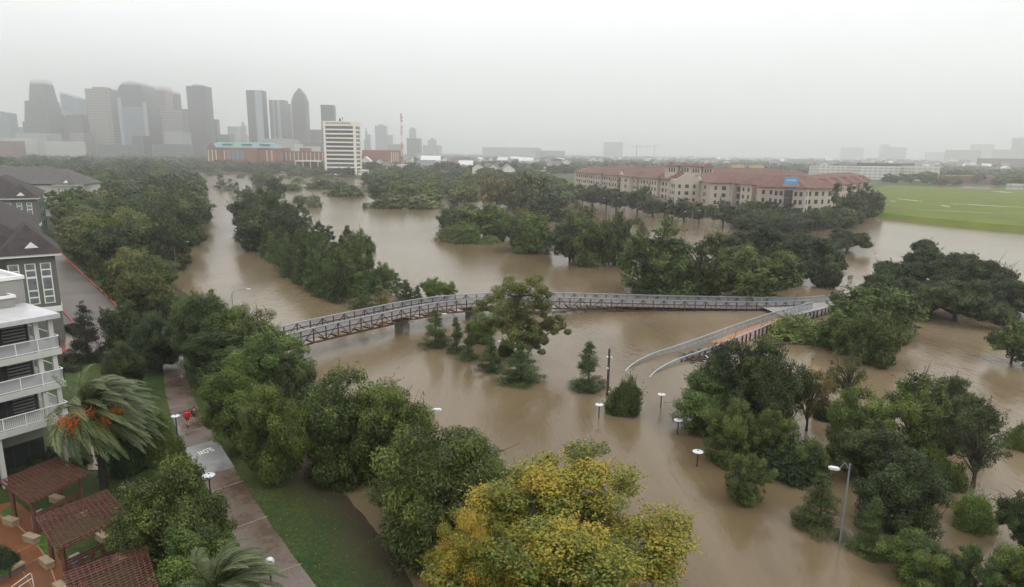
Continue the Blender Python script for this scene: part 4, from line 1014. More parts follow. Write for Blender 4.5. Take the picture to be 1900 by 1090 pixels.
# ------------------------------------------------------------------ lamps, poles, signs
def at_plane(px, py, P):
    """point on the vertical plane through P facing the camera"""
    n_ = Vector((P.x, P.y, 0)).normalized(); d = ray(px, py); o_ = Vector((0, 0, CAMZ))
    t_ = (P-o_).dot(n_)/d.dot(n_); return o_+d*t_
def street_lamp(base, top, arms, label, group=None, r0=.11, name='street_lamp', zb=0.0):
    P = at(*base, zb); P.z = zb; o = empty(name, (P.x, P.y, zb-.05), 0, label, 'street lamp', group); O = Vector((P.x, P.y, zb-.05))
    Tt = at_plane(*top, P)-O
    Tt.x = 0; Tt.y = 0
    MB().tube([(0, 0, -1.5), (0, 0, 0), tuple(Tt)], [r0*1.1, r0, r0*.6], 8).build('pole', M['lamp_steel'], o)
    for ax in arms:
        e = at_plane(*ax, P)-O; h = Vector((e.x, e.y, 0))
        if h.length < .3: h = Vector((.8, 0, 0)); e = Vector((.8, 0, e.z))
        mid = Tt*1.0+h*.45; mid.z = max(e.z, Tt.z)+.05
        MB().tube([tuple(Tt-Vector((0, 0, .3))), tuple(Tt+h*.12+Vector((0, 0, (e.z-Tt.z)*.6))), tuple(mid), tuple(e)], [.05, .045, .04, .035], 6).build('arm', M['lamp_steel'], o)
        hd = h.normalized(); sd_ = Vector((-hd.y, hd.x, 0)); w = MB()
        c_ = e+hd*.25; vs = []
        for s_, wd, z0, z1 in ((-.35, .08, -.02, .06), (-.15, .16, -.08, .10), (.25, .18, -.10, .08), (.42, .08, -.04, .03)):
            for q in ((-1, z0), (1, z0), (1, z1), (-1, z1)): vs.append(c_+hd*s_+sd_*wd*q[0]+Vector((0, 0, q[1])))
        fs = [(0, 3, 2, 1), (12, 13, 14, 15)]
        for k_ in range(3):
            for j in range(4): fs.append((4*k_+j, 4*k_+(j+1) % 4, 4*k_+4+(j+1) % 4, 4*k_+4+j))
        w.add(vs, fs).build('lamp_head', M['lamp_white'], o)
    return o
street_lamp((327, 503), (323, 458), [(345, 449)], 'single arm street lamp in the flooded road beside the dark overhanging oak', r0=.09)
street_lamp((432, 572), (430, 545), [(458, 537)], 'single arm street lamp standing above the dark bank trees, over the narrow channel', r0=.085)
street_lamp((768, 880), (775, 778), [(805, 761)], 'street lamp sticking out of the dark green tree in the flood edge', r0=.085)
street_lamp((1558, 1012), (1580, 862), [(1556, 871)], 'tall street lamp in the lower right water among the cypresses', r0=.09)
street_lamp((1044, 368), (1043, 345), [(1035, 342)], 'tall thin street lamp at the flooded parkway, left of the two armed ones', r0=.16)
street_lamp((1057, 396), (1057, 360), [(1046, 356), (1069, 356)], 'two armed street lamp nearest the far shore wood', 'two armed lamps along the flooded parkway', r0=.16)
street_lamp((1134, 408), (1134, 372), [(1122, 368), (1147, 368)], 'two armed street lamp in front of the second gabled block of the apartments', 'two armed lamps along the flooded parkway', r0=.16)
street_lamp((1283, 426), (1284, 396), [(1273, 393), (1297, 391)], 'two armed street lamp right above the tall open tree', 'two armed lamps along the flooded parkway', r0=.15)
street_lamp((1149, 392), (1149, 362), [(1157, 360)], 'single tall pole lamp right of the second two armed lamp', r0=.15)
street_lamp((843, 640), (845, 585), [(828, 583)], 'thin lamp post in the flood under the bridge between two slender cypresses', r0=.07)
street_lamp((385, 352), (381, 322), [(376, 321)], 'distant lamp post standing alone in the upper channel', r0=.16)
def disc_lamp(base, top, label, rad=.44, zb=0.0, dome=False):
    P = at(*base, zb); o = empty('path_lamp', (P.x, P.y, zb-.05), 0, label, 'path lamp', 'disc topped path lamps'); O = Vector((P.x, P.y, zb-.05)); h = (at_plane(*top, P)-O).z
    MB().tube([(0, 0, -1.5), (0, 0, h-.12)], [.06, .055], 8).build('pole', M['dark_metal'], o)
    MB().lathe([(.05, h-.16), (.09, h-.12), (.12, h-.06)], 10).build('collar', M['dark_metal'], o)
    if dome: prof = [(rad, h-.04), (rad*.97, h+.05), (rad*.7, h+.2), (rad*.3, h+.28), (.03, h+.3)]
    else: prof = [(rad*.4, h-.06), (rad, h-.03), (rad, h+.01), (rad*.75, h+.05), (.10, h+.09), (.03, h+.10)]
    d_ = MB().lathe(prof, 24).build('lamp_disc', M['lamp_white'], o)
    MB().lathe([(.07, h+.085), (.07, h+.14), (.02, h+.16)], 10).build('finial', M['dark_metal'], d_)
for ba, to, lb, r_, z_ in [((329, 808), (326, 772), 'disc path lamp left of the walker in red', .40, .5), ((391, 922), (387, 882), 'disc path lamp nearest the camera, in front of the painted word', .47, .5),
    ((1111, 776), (1113, 751), 'disc path lamp in the water left of the small dense tree top', .43, 0), ((1226, 757), (1228, 732), 'disc path lamp in the water below the end of the ramp', .43, 0),
    ((1257, 806), (1260, 780), 'disc path lamp in the water, third along the drowned path', .46, 0), ((1293, 866), (1295, 838), 'disc path lamp in the water nearest the camera, left of the right island', .48, 0),
    ((929, 655), (930, 633), 'disc path lamp in the water under the tall pine', .42, 0), ((634, 512), (634, 498), 'disc path lamp top beside the median trees, nearer one', .55, 0), ((554, 488), (554, 474), 'disc path lamp top among the median trees, farther one', .6, 0),
    ((503, 1082), (497, 1043), 'white domed path lamp behind the palm fronds at the bottom edge', .30, .5)]:
    disc_lamp(ba, to, lb, r_, z_, dome=(lb.startswith('white domed')))
# camera pole
P = at(1127, 735, 0); o = empty('camera_pole', (P.x, P.y, 0), 0, 'brown wooden pole with white cameras standing in open water', 'pole'); h = (at_plane(1131, 648, P)).z
MB().tube([(0, 0, -1.5), (0, 0, h)], [.17, .13], 8).build('pole', M['wood'], o)
for dx, z_ in ((-.22, h-.95), (.24, h-1.0), (.14, .5), (-.12, h-2.3)):
    w = MB(); w.lathe([(.03, -.1), (.12, -.06), (.13, .04), (.07, .12), (.02, .14)], 10, (dx, -.1, z_)); w.bar((0, 0, z_+.1), (dx, -.1, z_+.1), .04); w.build('camera', M['lamp_white'], o)
# speed sign in the water
P = at(576, 528, 0); o = empty('road_sign', (P.x, P.y, 0), 0, 'small white road sign in the flood beside the median wood', 'sign'); 
MB().tube([(0, 0, -1.5), (0, 0, 1.3)], .05, 6).build('post', M['lamp_steel'], o); MB().box(-.38, .38, -.09, -.055, .35, 1.35).build('panel', M['lamp_white'], o)
w = MB(); w.box(-.2, .2, -.1, -.092, .98, 1.2); w.box(-.18, .18, -.1, -.092, .5, .82); w.box(-.08, .08, -.103, -.1, .58, .75); w.build('marking', M['dark_metal'], o)
P = at(1640, 1, 0) if False else at(1564, 527, 0)
for px, py, h_ in [(1574, 524, 1.6), (1579, 520, 1.2), (1560, 505, 2.0), (1533, 468, 2.4)]:
    P = at(px, py, 0); MB
    o = MB().tube([(0, 0, -1.5), (0, 0, h_)], .09, 6).box(-.3, .3, -.06, -.02, h_-.9, h_-.1).build('road_sign', M['concrete']); o.location = P
    tag(o, {1574: 'taller one of two drowned road signs left of the live oaks', 1579: 'short grey sign top in the channel, almost touching the taller one', 1560: 'grey drowned sign post in the middle of the right channel', 1533: 'pale post in the water under the small flat crowned oak'}[px], 'sign')

# red and white radio mast
P = atY(746, 305, 700); P.z = 1.2; o = empty('radio_mast', tuple(P), 0, 'red and white lattice radio mast with dish aerials rising above the low town', 'mast'); h = atY(746, 211, 700).z-1.2
redm = mat('mast_red', (.50, .05, .035), .6)
segs = 9
for k in range(segs):
    z0, z1 = h*k/segs, h*(k+1)/segs; w = MB(); wd = 1.25*(1-.45*k/segs); cr_ = [(wd*math.cos(a), wd*math.sin(a)) for a in (0, 2.094, 4.189)]
    for i in range(3):
        a, b_ = cr_[i], cr_[(i+1) % 3]; w.bar((*a, z0), (*a, z1), .22)
        for j in range(3): za, zb_ = z0+(z1-z0)*j/3, z0+(z1-z0)*(j+1)/3; w.bar((*a, za), (*b_, zb_), .13); w.bar((*a, zb_), (*b_, zb_), .1)
    w.build('mast_section', redm if k % 2 == 0 else M['white'], o)
for z_, s_ in ((h*.94, 1.0), (h*.88, 1.2), (h*.79, 1.3), (h*.36, .7)):
    MB().lathe([(.2, -.3), (1.0*s_, .1), (1.05*s_, .5), (.3, .55)], 12, (.9, -.8, z_)).build('dish_aerial', M['concrete'], o)

# ------------------------------------------------------------------ two walkers
skin = mat('skin', (.42, .24, .17), .6)
def skinned(name, pts, edges, material, parent, sub=2):
    me = bpy.data.meshes.new(name); me.from_pydata([p[:3] for p in pts], edges, []); me.materials.append(material)
    o = link(name, me, parent)
    o.modifiers.new('skin', 'SKIN').use_smooth_shade = True
    for v, p in zip(me.skin_vertices[0].data if me.skin_vertices else [], pts): v.radius = (p[3], p[4] if len(p) > 4 else p[3])
    if not me.skin_vertices:
        bpy.context.view_layer.update()
    if len(me.skin_vertices):
        me.skin_vertices[0].data[0].use_root = True
    s_ = o.modifiers.new('sub', 'SUBSURF'); s_.levels = sub; s_.render_levels = sub
    return o
def person(pos, rz, label, coat, hood, legs_dark, step=1.0):
    o = empty('person', pos, rz, label, 'person')
    s = step
    pts = [(0, 0, .95, .13, .11), (0, .02, 1.15, .12, .10), (0, .03, 1.35, .16, .11), (0, .03, 1.48, .06), (0, .06, 1.60, .10, .11), (0, .06, 1.70, .07),
           (-.10, .0, .90, .09), (-.11, .14*s, .50, .06), (-.11, .06*s, .10, .042), (-.11, .17*s, .04, .035),
           (.10, .0, .90, .09), (.11, -.02*s, .50, .06), (.11, -.26*s, .14, .042), (.11, -.17*s, .05, .035),
           (-.20, .03, 1.38, .06), (-.27, -.06*s, 1.12, .045), (-.25, .06*s, .90, .035), (-.25, .10*s, .82, .03),
           (.20, .03, 1.38, .06), (.27, .06*s, 1.12, .045), (.25, .20*s, .92, .035), (.24, .25*s, .86, .03)]
    ed = [(0, 1), (1, 2), (2, 3), (3, 4), (4, 5), (0, 6), (6, 7), (7, 8), (8, 9), (0, 10), (10, 11), (11, 12), (12, 13), (2, 14), (14, 15), (15, 16), (16, 17), (2, 18), (18, 19), (19, 20), (20, 21)]
    skinned('body', pts, ed, skin, o)
    cp = [(0, 0, .80, .20, .17), (0, .01, 1.1, .18, .15), (0, .03, 1.35, .20, .14), (-.21, .03, 1.39, .09), (-.29, -.06*s, 1.12, .075), (-.27, .05*s, .92, .06), (.21, .03, 1.39, .09), (.29, .06*s, 1.12, .075), (.27, .18*s, .95, .06)]
    skinned('jacket', cp, [(0, 1), (1, 2), (2, 3), (3, 4), (4, 5), (2, 6), (6, 7), (7, 8)], coat, o)
    if hood:
        skinned('hood', [(0, 0, 1.47, .11), (0, .03, 1.60, .135, .135), (0, .03, 1.72, .09)], [(0, 1), (1, 2)], coat, o)
    else:
        skinned('hair', [(0, .0, 1.60, .10), (0, .03, 1.70, .09), (0, .07, 1.76, .06)], [(0, 1), (1, 2)], legs_dark, o)
    skinned('shorts', [(0, 0, .92, .145, .13), (-.105, .01, .84, .10), (-.11, .09*s, .62, .085), (.105, 0, .84, .10), (.11, -.01*s, .62, .085)], [(0, 1), (1, 2), (0, 3), (3, 4)], legs_dark, o)
    for sx, y_ in ((-1, .10), (1, -.22)):
        MB().box(sx*.11-.05, sx*.11+.05, y_*s-.08, y_*s+.17, .0, .09).build('shoe', legs_dark, o)
person(tuple(at(349, 791, ZP)), R(12), 'person in a hooded red rain jacket walking away along the wet path', mat('red_raincoat', (.52, .006, .012), .35, noise=.1, nscale=6), True, mat('dark_shorts', (.02, .02, .025), .8))
person(tuple(at(362, 786, ZP)), R(5), 'person in dark olive clothes walking away at the right of the red jacket', mat('olive_shirt', (.040, .050, .025), .8), False, mat('black_cloth', (.012, .012, .014), .8), -1.0)

# ------------------------------------------------------------------ palms
def palm(pos, Hh, fl_, label, n_fr, seed, wind=(1, .25), fruit=True, lean=0.0, spread=1.0):
    rng = np.random.default_rng(seed); o = empty('palm_tree', pos, 0, label, 'palm tree')
    w = MB(); w.tube([(0, 0, -.3), (0, 0, .3), (.04, .05, Hh*.5), (lean, .0, Hh-.5), (lean, 0, Hh)], [.42, .33, .27, .30, .38], 10)
    for k in range(int(Hh*7)):
        a = k*2.4; z_ = .3+k/7; w.bar((math.cos(a)*.26, math.sin(a)*.26, z_), (math.cos(a)*.40, math.sin(a)*.40, z_+.18), .14, .06)
    w.build('trunk', M['palm_bark'], o)
    Vs, ti = [], []; rc = MB(); wv = Vector((wind[0], wind[1], 0))
    for k in range(n_fr):
        a = k*2.39996+rng.uniform(-.2, .2); el = math.radians(86-122*(k/n_fr)**1.15)+rng.uniform(-.1, .1)
        L_ = fl_*rng.uniform(.85, 1.1); p = Vector((lean, 0, Hh)); d = Vector((math.cos(a)*math.cos(el), math.sin(a)*math.cos(el), math.sin(el)))
        against = max(0, -d.dot(wv)); pts = [p.copy()]; nseg = 22; tint = rng.uniform(.25, .8)
        for s in range(nseg):
            f = s/nseg
            d = (d+Vector((0, 0, -.088-.04*against))*(.5+f)+wv*(.070*(.4+f*1.2))).normalized()
            p = p+d*L_/nseg; pts.append(p.copy())
        rc.tube([tuple(q) for q in pts[::3]], [.045*(1-.8*i/8) for i in range(len(pts[::3]))], 4, cap=False)
        for s in range(2, len(pts)):
            f = s/len(pts); q0 = pts[s-1]; dd = (pts[s]-pts[s-1]).normalized(); sd_ = dd.cross(Vector((0, 0, 1)))
            if sd_.length < .05: sd_ = Vector((1, 0, 0))
            sd_.normalize(); up_ = sd_.cross(dd); ll = L_*.17*math.sin(math.pi*min(1, .18+f*.86))**.7+.08
            for sub in range(3):
                base = q0.lerp(pts[s], sub/3)
                for sg in (-1, 1):
                    tip = base+(sd_*sg*.62+dd*.75+up_*.12+wv*.30+Vector(rng.normal(size=3))*.07-Vector((0, 0, .18))).normalized()*ll*rng.uniform(.85, 1.15)
                    ax = (tip-base).normalized(); wd = ax.cross(up_+Vector((0, 0, .01))).normalized()*.022*max(1, fl_/4)
                    mid = base.lerp(tip, .4)
                    Vs += [base, mid+wd, tip, mid-wd]; ti.append(min(1, max(0, tint+rng.normal()*.15)))
    V = np.array([tuple(v) for v in Vs]); link('fronds', np_mesh('palm_fronds', V, np.arange(len(V)).reshape(-1, 4), M['palm'], np.array(ti)), o)
    rc.build('frond_stems', M['palm'], o)
    if fruit:
        fm_ = mat('date_orange', (.55, .155, .014), .6, noise=.3, nscale=9)
        for k, (ri, upz) in enumerate([(-1.9, .35), (-1.5, .1), (-1.25, -.35), (.35, -.35), (.75, -.3), (.95, -.5), (-.2, .55), (1.6, .4), (-.7, .6)]):
            w = MB(); e = Vector((.77*ri+.63*1.1, .63*ri-.77*1.1, upz+.1)); st = Vector((lean, 0, Hh-.1))
            w.tube([tuple(st), tuple(st+e*.5+Vector((0, 0, .3))), tuple(st+e*.85)], [.04, .03, .02], 4)
            for j in range(80):
                q = st+e+Vector(rng.normal(size=3))*.24+Vector((0, 0, -abs(rng.normal())*.16)); w.tube([tuple(st+e*.85), tuple(q)], [.012, .012], 3, cap=False); r_ = .062
                w.add([q+Vector((r_, 0, 0)), q+Vector((-r_, 0, 0)), q+Vector((0, r_, 0)), q+Vector((0, -r_, 0)), q+Vector((0, 0, r_*1.4)), q+Vector((0, 0, -r_*1.4))], [(0, 2, 4), (2, 1, 4), (1, 3, 4), (3, 0, 4), (2, 0, 5), (1, 2, 5), (3, 1, 5), (0, 3, 5)])
            w.build('date_cluster', fm_, o)
    return o
P = at(194, 906, .55); Hp = at_plane(180, 768, P).z-.55
palm(tuple(P), Hp, 4.9, 'windblown date palm with orange fruit clusters beside the white balconies', 78, 3, lean=-.35)
P = at(232, 876, .55)
palm(tuple(P), Hp*.78, 4.0, 'darker palm half hidden behind the date palm with orange fruit', 44, 4, fruit=False)
P = at(418, 1235, .6)
palm(tuple(P), at_plane(412, 1100, P).z-.6, 3.6, 'windblown palm whose grey green fronds enter at the bottom edge over the path', 56, 6, wind=(1.1, .5), fruit=False)
# ------------------------------------------------------------------ white balconied building at the left
UU = Vector((.555, .832, 0)); NN = Vector((.832, -.555, 0))
WC = Vector((-37.7, 52.9, 0))
wb = empty('apartment_building', tuple(WC), 0, 'white modern apartment block with three rows of railed balconies at the left edge', 'building')
MW = Matrix((( UU.x, NN.x, 0, 0), (UU.y, NN.y, 0, 0), (0, 0, 1, 0), (0, 0, 0, 1)))   # local x = along facade, local y = outwards
cream_w = mat('cream_wall', (.27, .27, .24), .8, noise=.1, nscale=.5); white_w = mat('white_render', (.40, .40, .375), .75, noise=.08, nscale=.4)
grey_w = mat('grey_render', (.24, .235, .22), .8, noise=.08, nscale=.4)
roof_w = mat('pale_membrane_roof', (.40, .40, .40), .35, noise=.15, nscale=.5)
w = MB()
w.box(-34, -4.7, -15, -1.5, .3, 13.7, MW); w.box(-4.69, -.9, -15, -2.8, .3, 13.7, MW); w.build('wall', cream_w, wb)
for z_ in (5.25, 8.25, 11.1): MB().box(-34, .25, -6.0, 0, z_-.5, z_, MW).build('balcony_slab', white_w, wb)
rf_ = MB().box(-34, .35, -15.2, .3, 13.72, 14.1, MW).build('roof', roof_w, wb)
MB().box(-34, -.75, -6.49, -5.3, 14.12, 14.9, MW).build('penthouse', grey_w, wb)
MB().box(-34, .5, -15, -6.5, 14.12, 16.2, MW).build('penthouse', grey_w, wb)
w = MB(); w.box(-34, -.65, -5.4, -5.15, 14.9, 15.12, MW); w.box(-.9, -.65, -6.49, -5.41, 14.9, 15.12, MW); w.build('parapet', M['white'], wb)
w = MB(); w.box(-34, .6, -6.7, -6.4, 16.2, 16.5, MW); w.box(.3, .6, -15, -6.71, 16.2, 16.5, MW); w.build('parapet', M['white'], wb)
MB().box(-34, .29, -14.9, -6.71, 16.21, 16.26, MW).build('penthouse_roof', roof_w, wb)
for s_, t_ in ((-.25, -.35), (-1.3, -.35), (-4.9, -.35), (-13.2, -.35), (-21, -.35)):
    for z0, z1 in ((.3, 4.75), (5.25, 7.75), (8.25, 10.6), (11.1, 13.72)):
        if z0 < 1 and s_ == -1.3: continue
        MB().box(s_-.17, s_+.17, t_-.17, t_+.17, z0, z1, MW).build('column', white_w, wb)
gl = M['glass']; dk = mat('dark_recess', (.045, .038, .032), .6)
for z_ in (.6, 5.3, 8.3, 11.15):
    for s0, s1 in ((-10.4, -7.9), (-14.6, -12.2), (-18.5, -16.5), (-24, -20)):
        f_ = MB().box(s0-.08, s1+.08, -1.49, -1.44, z_+.02, z_+2.25, MW).build('window', M['white'], wb)
        w = MB()
        mid = (s0+s1)/2; w.box(s0, mid-.04, -1.438, -1.42, z_+.1, z_+2.15, MW); w.box(mid+.04, s1, -1.438, -1.42, z_+.1, z_+2.15, MW); w.build('pane', gl, f_)
    d_ = MB().box(-4.5, -1.0, -2.79, -2.73, z_+.02, z_+2.3, MW).build('balcony_door', dk, wb)
    w = MB()
    for j in range(3): w.box(-4.4+j*1.15, -3.35+j*1.15, -2.725, -2.70, z_+.1, z_+2.2, MW)
    w.build('pane', gl, d_)
    if z_ < 1: continue
    w = MB()
    for j in range(7): w.box(-2.9, -1.3, -2.69+j*.02, -2.5+j*.02, z_+.4+j*.28, z_+.48+j*.28, MW)
    w.build('shutter_slats', grey_w, wb)
rail_glass = bpy.data.materials.new('rail_mesh'); rail_glass.use_nodes = True
t = rail_glass.node_tree; b = t.nodes['Principled BSDF']; b.inputs['Base Color'].default_value = (.42, .44, .45, 1); b.inputs['Roughness'].default_value = .3
tr = t.nodes.new('ShaderNodeBsdfTransparent'); ms = t.nodes.new('ShaderNodeMixShader'); ms.inputs[0].default_value = .45
t.links.new(tr.outputs[0], ms.inputs[1]); t.links.new(b.outputs[0], ms.inputs[2]); t.links.new(ms.outputs[0], t.nodes['Material Output'].inputs[0])
for z_ in (5.25, 8.25, 11.1):
    w = MB()
    for (a, b_) in (((-34, -.08), (.17, -.08)), ((.17, -.08), (.17, -5.9))):
        L_ = math.hypot(b_[0]-a[0], b_[1]-a[1]); A_ = MW @ Vector((a[0], a[1], z_)); B_ = MW @ Vector((b_[0], b_[1], z_)); up = Vector((0, 0, 1))
        w.bar(A_+up*1.08, B_+up*1.08, .07, .06); w.bar(A_+up*.12, B_+up*.12, .05, .05)
        k = int(L_/1.5)
        for i in range(k+1): q = A_.lerp(B_, i/k); w.bar(q, q+up*1.08, .05)
        if z_ < 6:
            k = int(L_/.13)
            for i in range(k+1): q = A_.lerp(B_, i/k); w.bar(q+up*.1, q+up*1.05, .022)
        else:
            w2 = MB(); w2.add([A_+up*.14, B_+up*.14, B_+up*1.04, A_+up*1.04], [(0, 1, 2, 3)]); w2.build('rail_panel', rail_glass, wb)
    w.build('railing', M['white'], wb)

# hedges and garden furniture
def hedge(px, z0, h_, wd, label, seed=0):
    pts = [at(x_, y_, z0) for x_, y_ in px]; rng = np.random.default_rng(seed); O = pts[0].copy()
    P_, N_ = [], []; w = MB()
    for a, b_ in zip(pts, pts[1:]):
        L_ = (b_-a).length; d = (b_-a).normalized(); s_ = Vector((-d.y, d.x, 0)); w.bar(a-O+Vector((0, 0, h_*.42)), b_-O+Vector((0, 0, h_*.42)), wd*.8, h_*.8)
        for _ in range(int(L_*wd*240+L_*h_*260)):
            f = rng.random(); u_ = rng.uniform(-.5, .5); v_ = rng.uniform(.0, 1)
            if rng.random() < .5: v_ = .93+.1*rng.random()
            else: u_ = math.copysign(.5, u_)*(.92+.14*rng.random())
            P_.append(tuple(a-O+d*L_*f+s_*wd*u_+Vector((0, 0, h_*v_)))); N_.append(rng.normal(size=3)+np.array([0, 0, .5]))
    P_ = np.array(P_); N_ = np.array(N_); N_ /= np.linalg.norm(N_, axis=1)[:, None]; T_ = np.cross(N_, rng.normal(size=N_.shape)); T_ /= np.linalg.norm(T_, axis=1)[:, None]; B = np.cross(N_, T_)
    V = np.stack([P_-T_*.07, P_+B*.04, P_+T_*.07, P_-B*.04], 1).reshape(-1, 3)
    o = empty('hedge', tuple(O), 0, label, 'hedge')
    link('foliage', np_mesh('hedge_leaves', V, np.arange(len(V)).reshape(-1, 4), M['hedge'], rng.random(len(P_))), o); w.build('stems', M['bark'], o)
hedge([(-30, 884), (60, 862), (118, 848)], .55, 1.0, 1.4, 'long clipped dark hedge at the foot of the white balcony block', 1)
hedge([(-30, 905), (40, 885), (80, 872)], .55, .8, 1.0, 'second clipped hedge between the long hedge and the timber pergola', 2)
hedge([(112, 672), (128, 668), (142, 672)], .55, .8, 1.4, 'small clipped hedge left of the magnolia, beside the garden walk', 3)
hedge([(128, 612), (140, 616), (150, 622)], .55, .9, 1.6, 'clipped hedge at the corner of the parking court, above the garden walk', 4)
hedge([(112, 690), (130, 688), (146, 690)], .55, .7, 1.2, 'low hedge nearest the balcony corner', 5)
hedge([(130, 868), (152, 862), (166, 856)], .55, .8, 1.2, 'rounded hedge between the pergola roof and the date palm trunk', 6)
hedge([(208, 955), (245, 912), (262, 900)], .55, .7, 2.0, 'pale green ground hedge under the bushy tree beside the pergolas', 7)

def pergola(corners, label, zt=3.75):
    A_, B_, C_, D_ = [at(*c, zt) for c in corners]     # left, top, right, bottom of the roof in the photo
    C_ = B_+(D_-A_) if False else C_
    O = (A_+B_+C_+D_)/4; O.z = PZ; o = empty('pergola', tuple(O), 0, label, 'pergola')
    A_, B_, C_, D_ = [q-O for q in (A_, B_, C_, D_)]
    w = MB(); n1 = 15
    for i in range(n1):
        f = i/(n1-1); a = A_.lerp(B_, f); b_ = D_.lerp(C_, f); e = (b_-a)*.03; w.bar(a-e, b_+e, .055, .14)
    w.build('rafters', M['redwood'], o)
    w = MB(); n2 = 19
    for i in range(n2):
        f = i/(n2-1); a = A_.lerp(D_, f); b_ = B_.lerp(C_, f); e = (b_-a)*.02; up = Vector((0, 0, .10)); w.bar(a-e+up, b_+e+up, .05, .05)
    w.build('battens', M['redwood'], o)
    q = lambda u_, v_: A_.lerp(B_, u_).lerp(D_.lerp(C_, u_), v_)
    for v_ in (.14, .86):
        MB().bar(q(.02, v_)-Vector((0, 0, .2)), q(.98, v_)-Vector((0, 0, .2)), .12, .24).build('beam', M['redwood'], o)
    for u_, v_ in ((.10, .14), (.90, .14), (.10, .86), (.90, .86)):
        p = q(u_, v_); MB().bar((p.x, p.y, 0), (p.x, p.y, p.z-.3), .2, .2, up=(0, 1, 0)).build('post', M['redwood'], o)
        d_ = (B_-A_).normalized(); s_ = Vector((-d_.y, d_.x, 0)); b0 = Vector((p.x, p.y, .0))-d_*.35
        MB().bar(b0-s_*.55+Vector((0, 0, .18)), b0+s_*.55+Vector((0, 0, .18)), .5, .42).bar(b0-s_*.62+Vector((0, 0, .42)), b0+s_*.62+Vector((0, 0, .42)), .5, .09).build('plinth', M['stone'], o)
    # slatted back screen along the lower side of the roof, and a counter
    a, b_ = q(.12, .80), q(.90, .80); w = MB()
    for k in range(8):
        z_ = .25+k*.2
        if k in (4, 5):
            for j in range(5): f0 = j/5+.02; w.bar(Vector((a.x, a.y, z_)).lerp(Vector((b_.x, b_.y, z_)), f0), Vector((a.x, a.y, z_)).lerp(Vector((b_.x, b_.y, z_)), f0+.09), .06, .16)
        else: w.bar((a.x, a.y, z_), (b_.x, b_.y, z_), .05, .15)
    w.build('slat_screen', M['redwood'], o)
    c0 = q(.2, .62); c1 = q(.42, .62)
    g = empty('grill', tuple(O+Vector((c0.x, c0.y, 0))), 0, 'stainless steel grill under ' + label.replace('red stained timber', 'the timber'), 'grill')
    dx = c1-c0; dx.z = 0
    MB().bar((0, 0, .45), tuple(dx+Vector((0, 0, .45))), .7, .9).build('cabinet', M['steel'], g)
    MB().bar((0, 0, .95), tuple(dx+Vector((0, 0, .95))), .78, .07).build('top', M['lamp_steel'], g)
    MB().bar(tuple(dx*.15+Vector((0, 0, 1.1))), tuple(dx*.75+Vector((0, 0, 1.1))), .5, .25).build('lid', M['steel'], g)
    return o
pergola([(0, 895), (107, 850), (164, 881), (54, 936)], 'red stained timber pergola farthest from the camera, by the hedge')
pergola([(68, 963), (198, 912), (240, 961), (105, 1024)], 'red stained timber pergola in the middle of the row of three')
pergola([(118, 1068), (268, 1012), (292, 1090), (150, 1160)], 'red stained timber pergola cut by the bottom edge of the photo')
# curved planter bench and handrails on the plaza
O = at(15, 1058, PZ); o = empty('planter_bench', tuple(O), 0, 'tan stone planter bench with a clipped shrub and yellow flowers on the brown plaza', 'planter')
w = MB(); pts = [at(x_, y_, PZ+.55)-O for x_, y_ in ((-40, 1070), (-8, 1064), (14, 1056), (40, 1042))]
for a, b_ in zip(pts, pts[1:]): w.bar(a, b_, .75, .14)
w.build('seat', M['stone'], o); w = MB()
for a, b_ in zip(pts, pts[1:]): w.bar(a-Vector((0, 0, .32)), b_-Vector((0, 0, .32)), .5, .48)
w.build('base', mat('dark_stone', (.10, .085, .07), .8), o)
bx = at(0, 1046, PZ+.6)-O
me, tm, R0, H0 = proto('shrub', 0, 0); c_ = link('foliage', me, o, tuple(bx)); c_.scale = (1.15/R0, .8/R0, 1.0/H0); c_.material_slots[0].link = 'OBJECT'; c_.material_slots[0].material = M['hedge']
c_ = link('flowers', me, o, tuple(bx+Vector((.3, -.75, -.1)))); c_.scale = (.9/R0, .35/R0, .4/H0); c_.material_slots[0].link = 'OBJECT'; c_.material_slots[0].material = M['light']
for k, (x0, y0, x1, y1) in enumerate([(20, 1090, 56, 1064), (34, 1090, 58, 1074)]):
    a, b_ = at(x0, y0, PZ+.5), at(x1, y1, PZ+.9); O = b_.copy(); O.z = PZ
    w = MB(); w.tube([a-O-Vector((0, 0, .5)), a-O, b_-O-Vector((0, 0, .0)), b_-O+Vector((.12, -.05, -.04)), b_-O+Vector((.14, -.06, -.9))], .025, 6)
    tag(w.build('handrail', M['lamp_white'], loc=tuple(O)), ['upper thin steel handrail on the plaza steps', 'lower thin steel handrail on the plaza steps'][k], 'handrail')

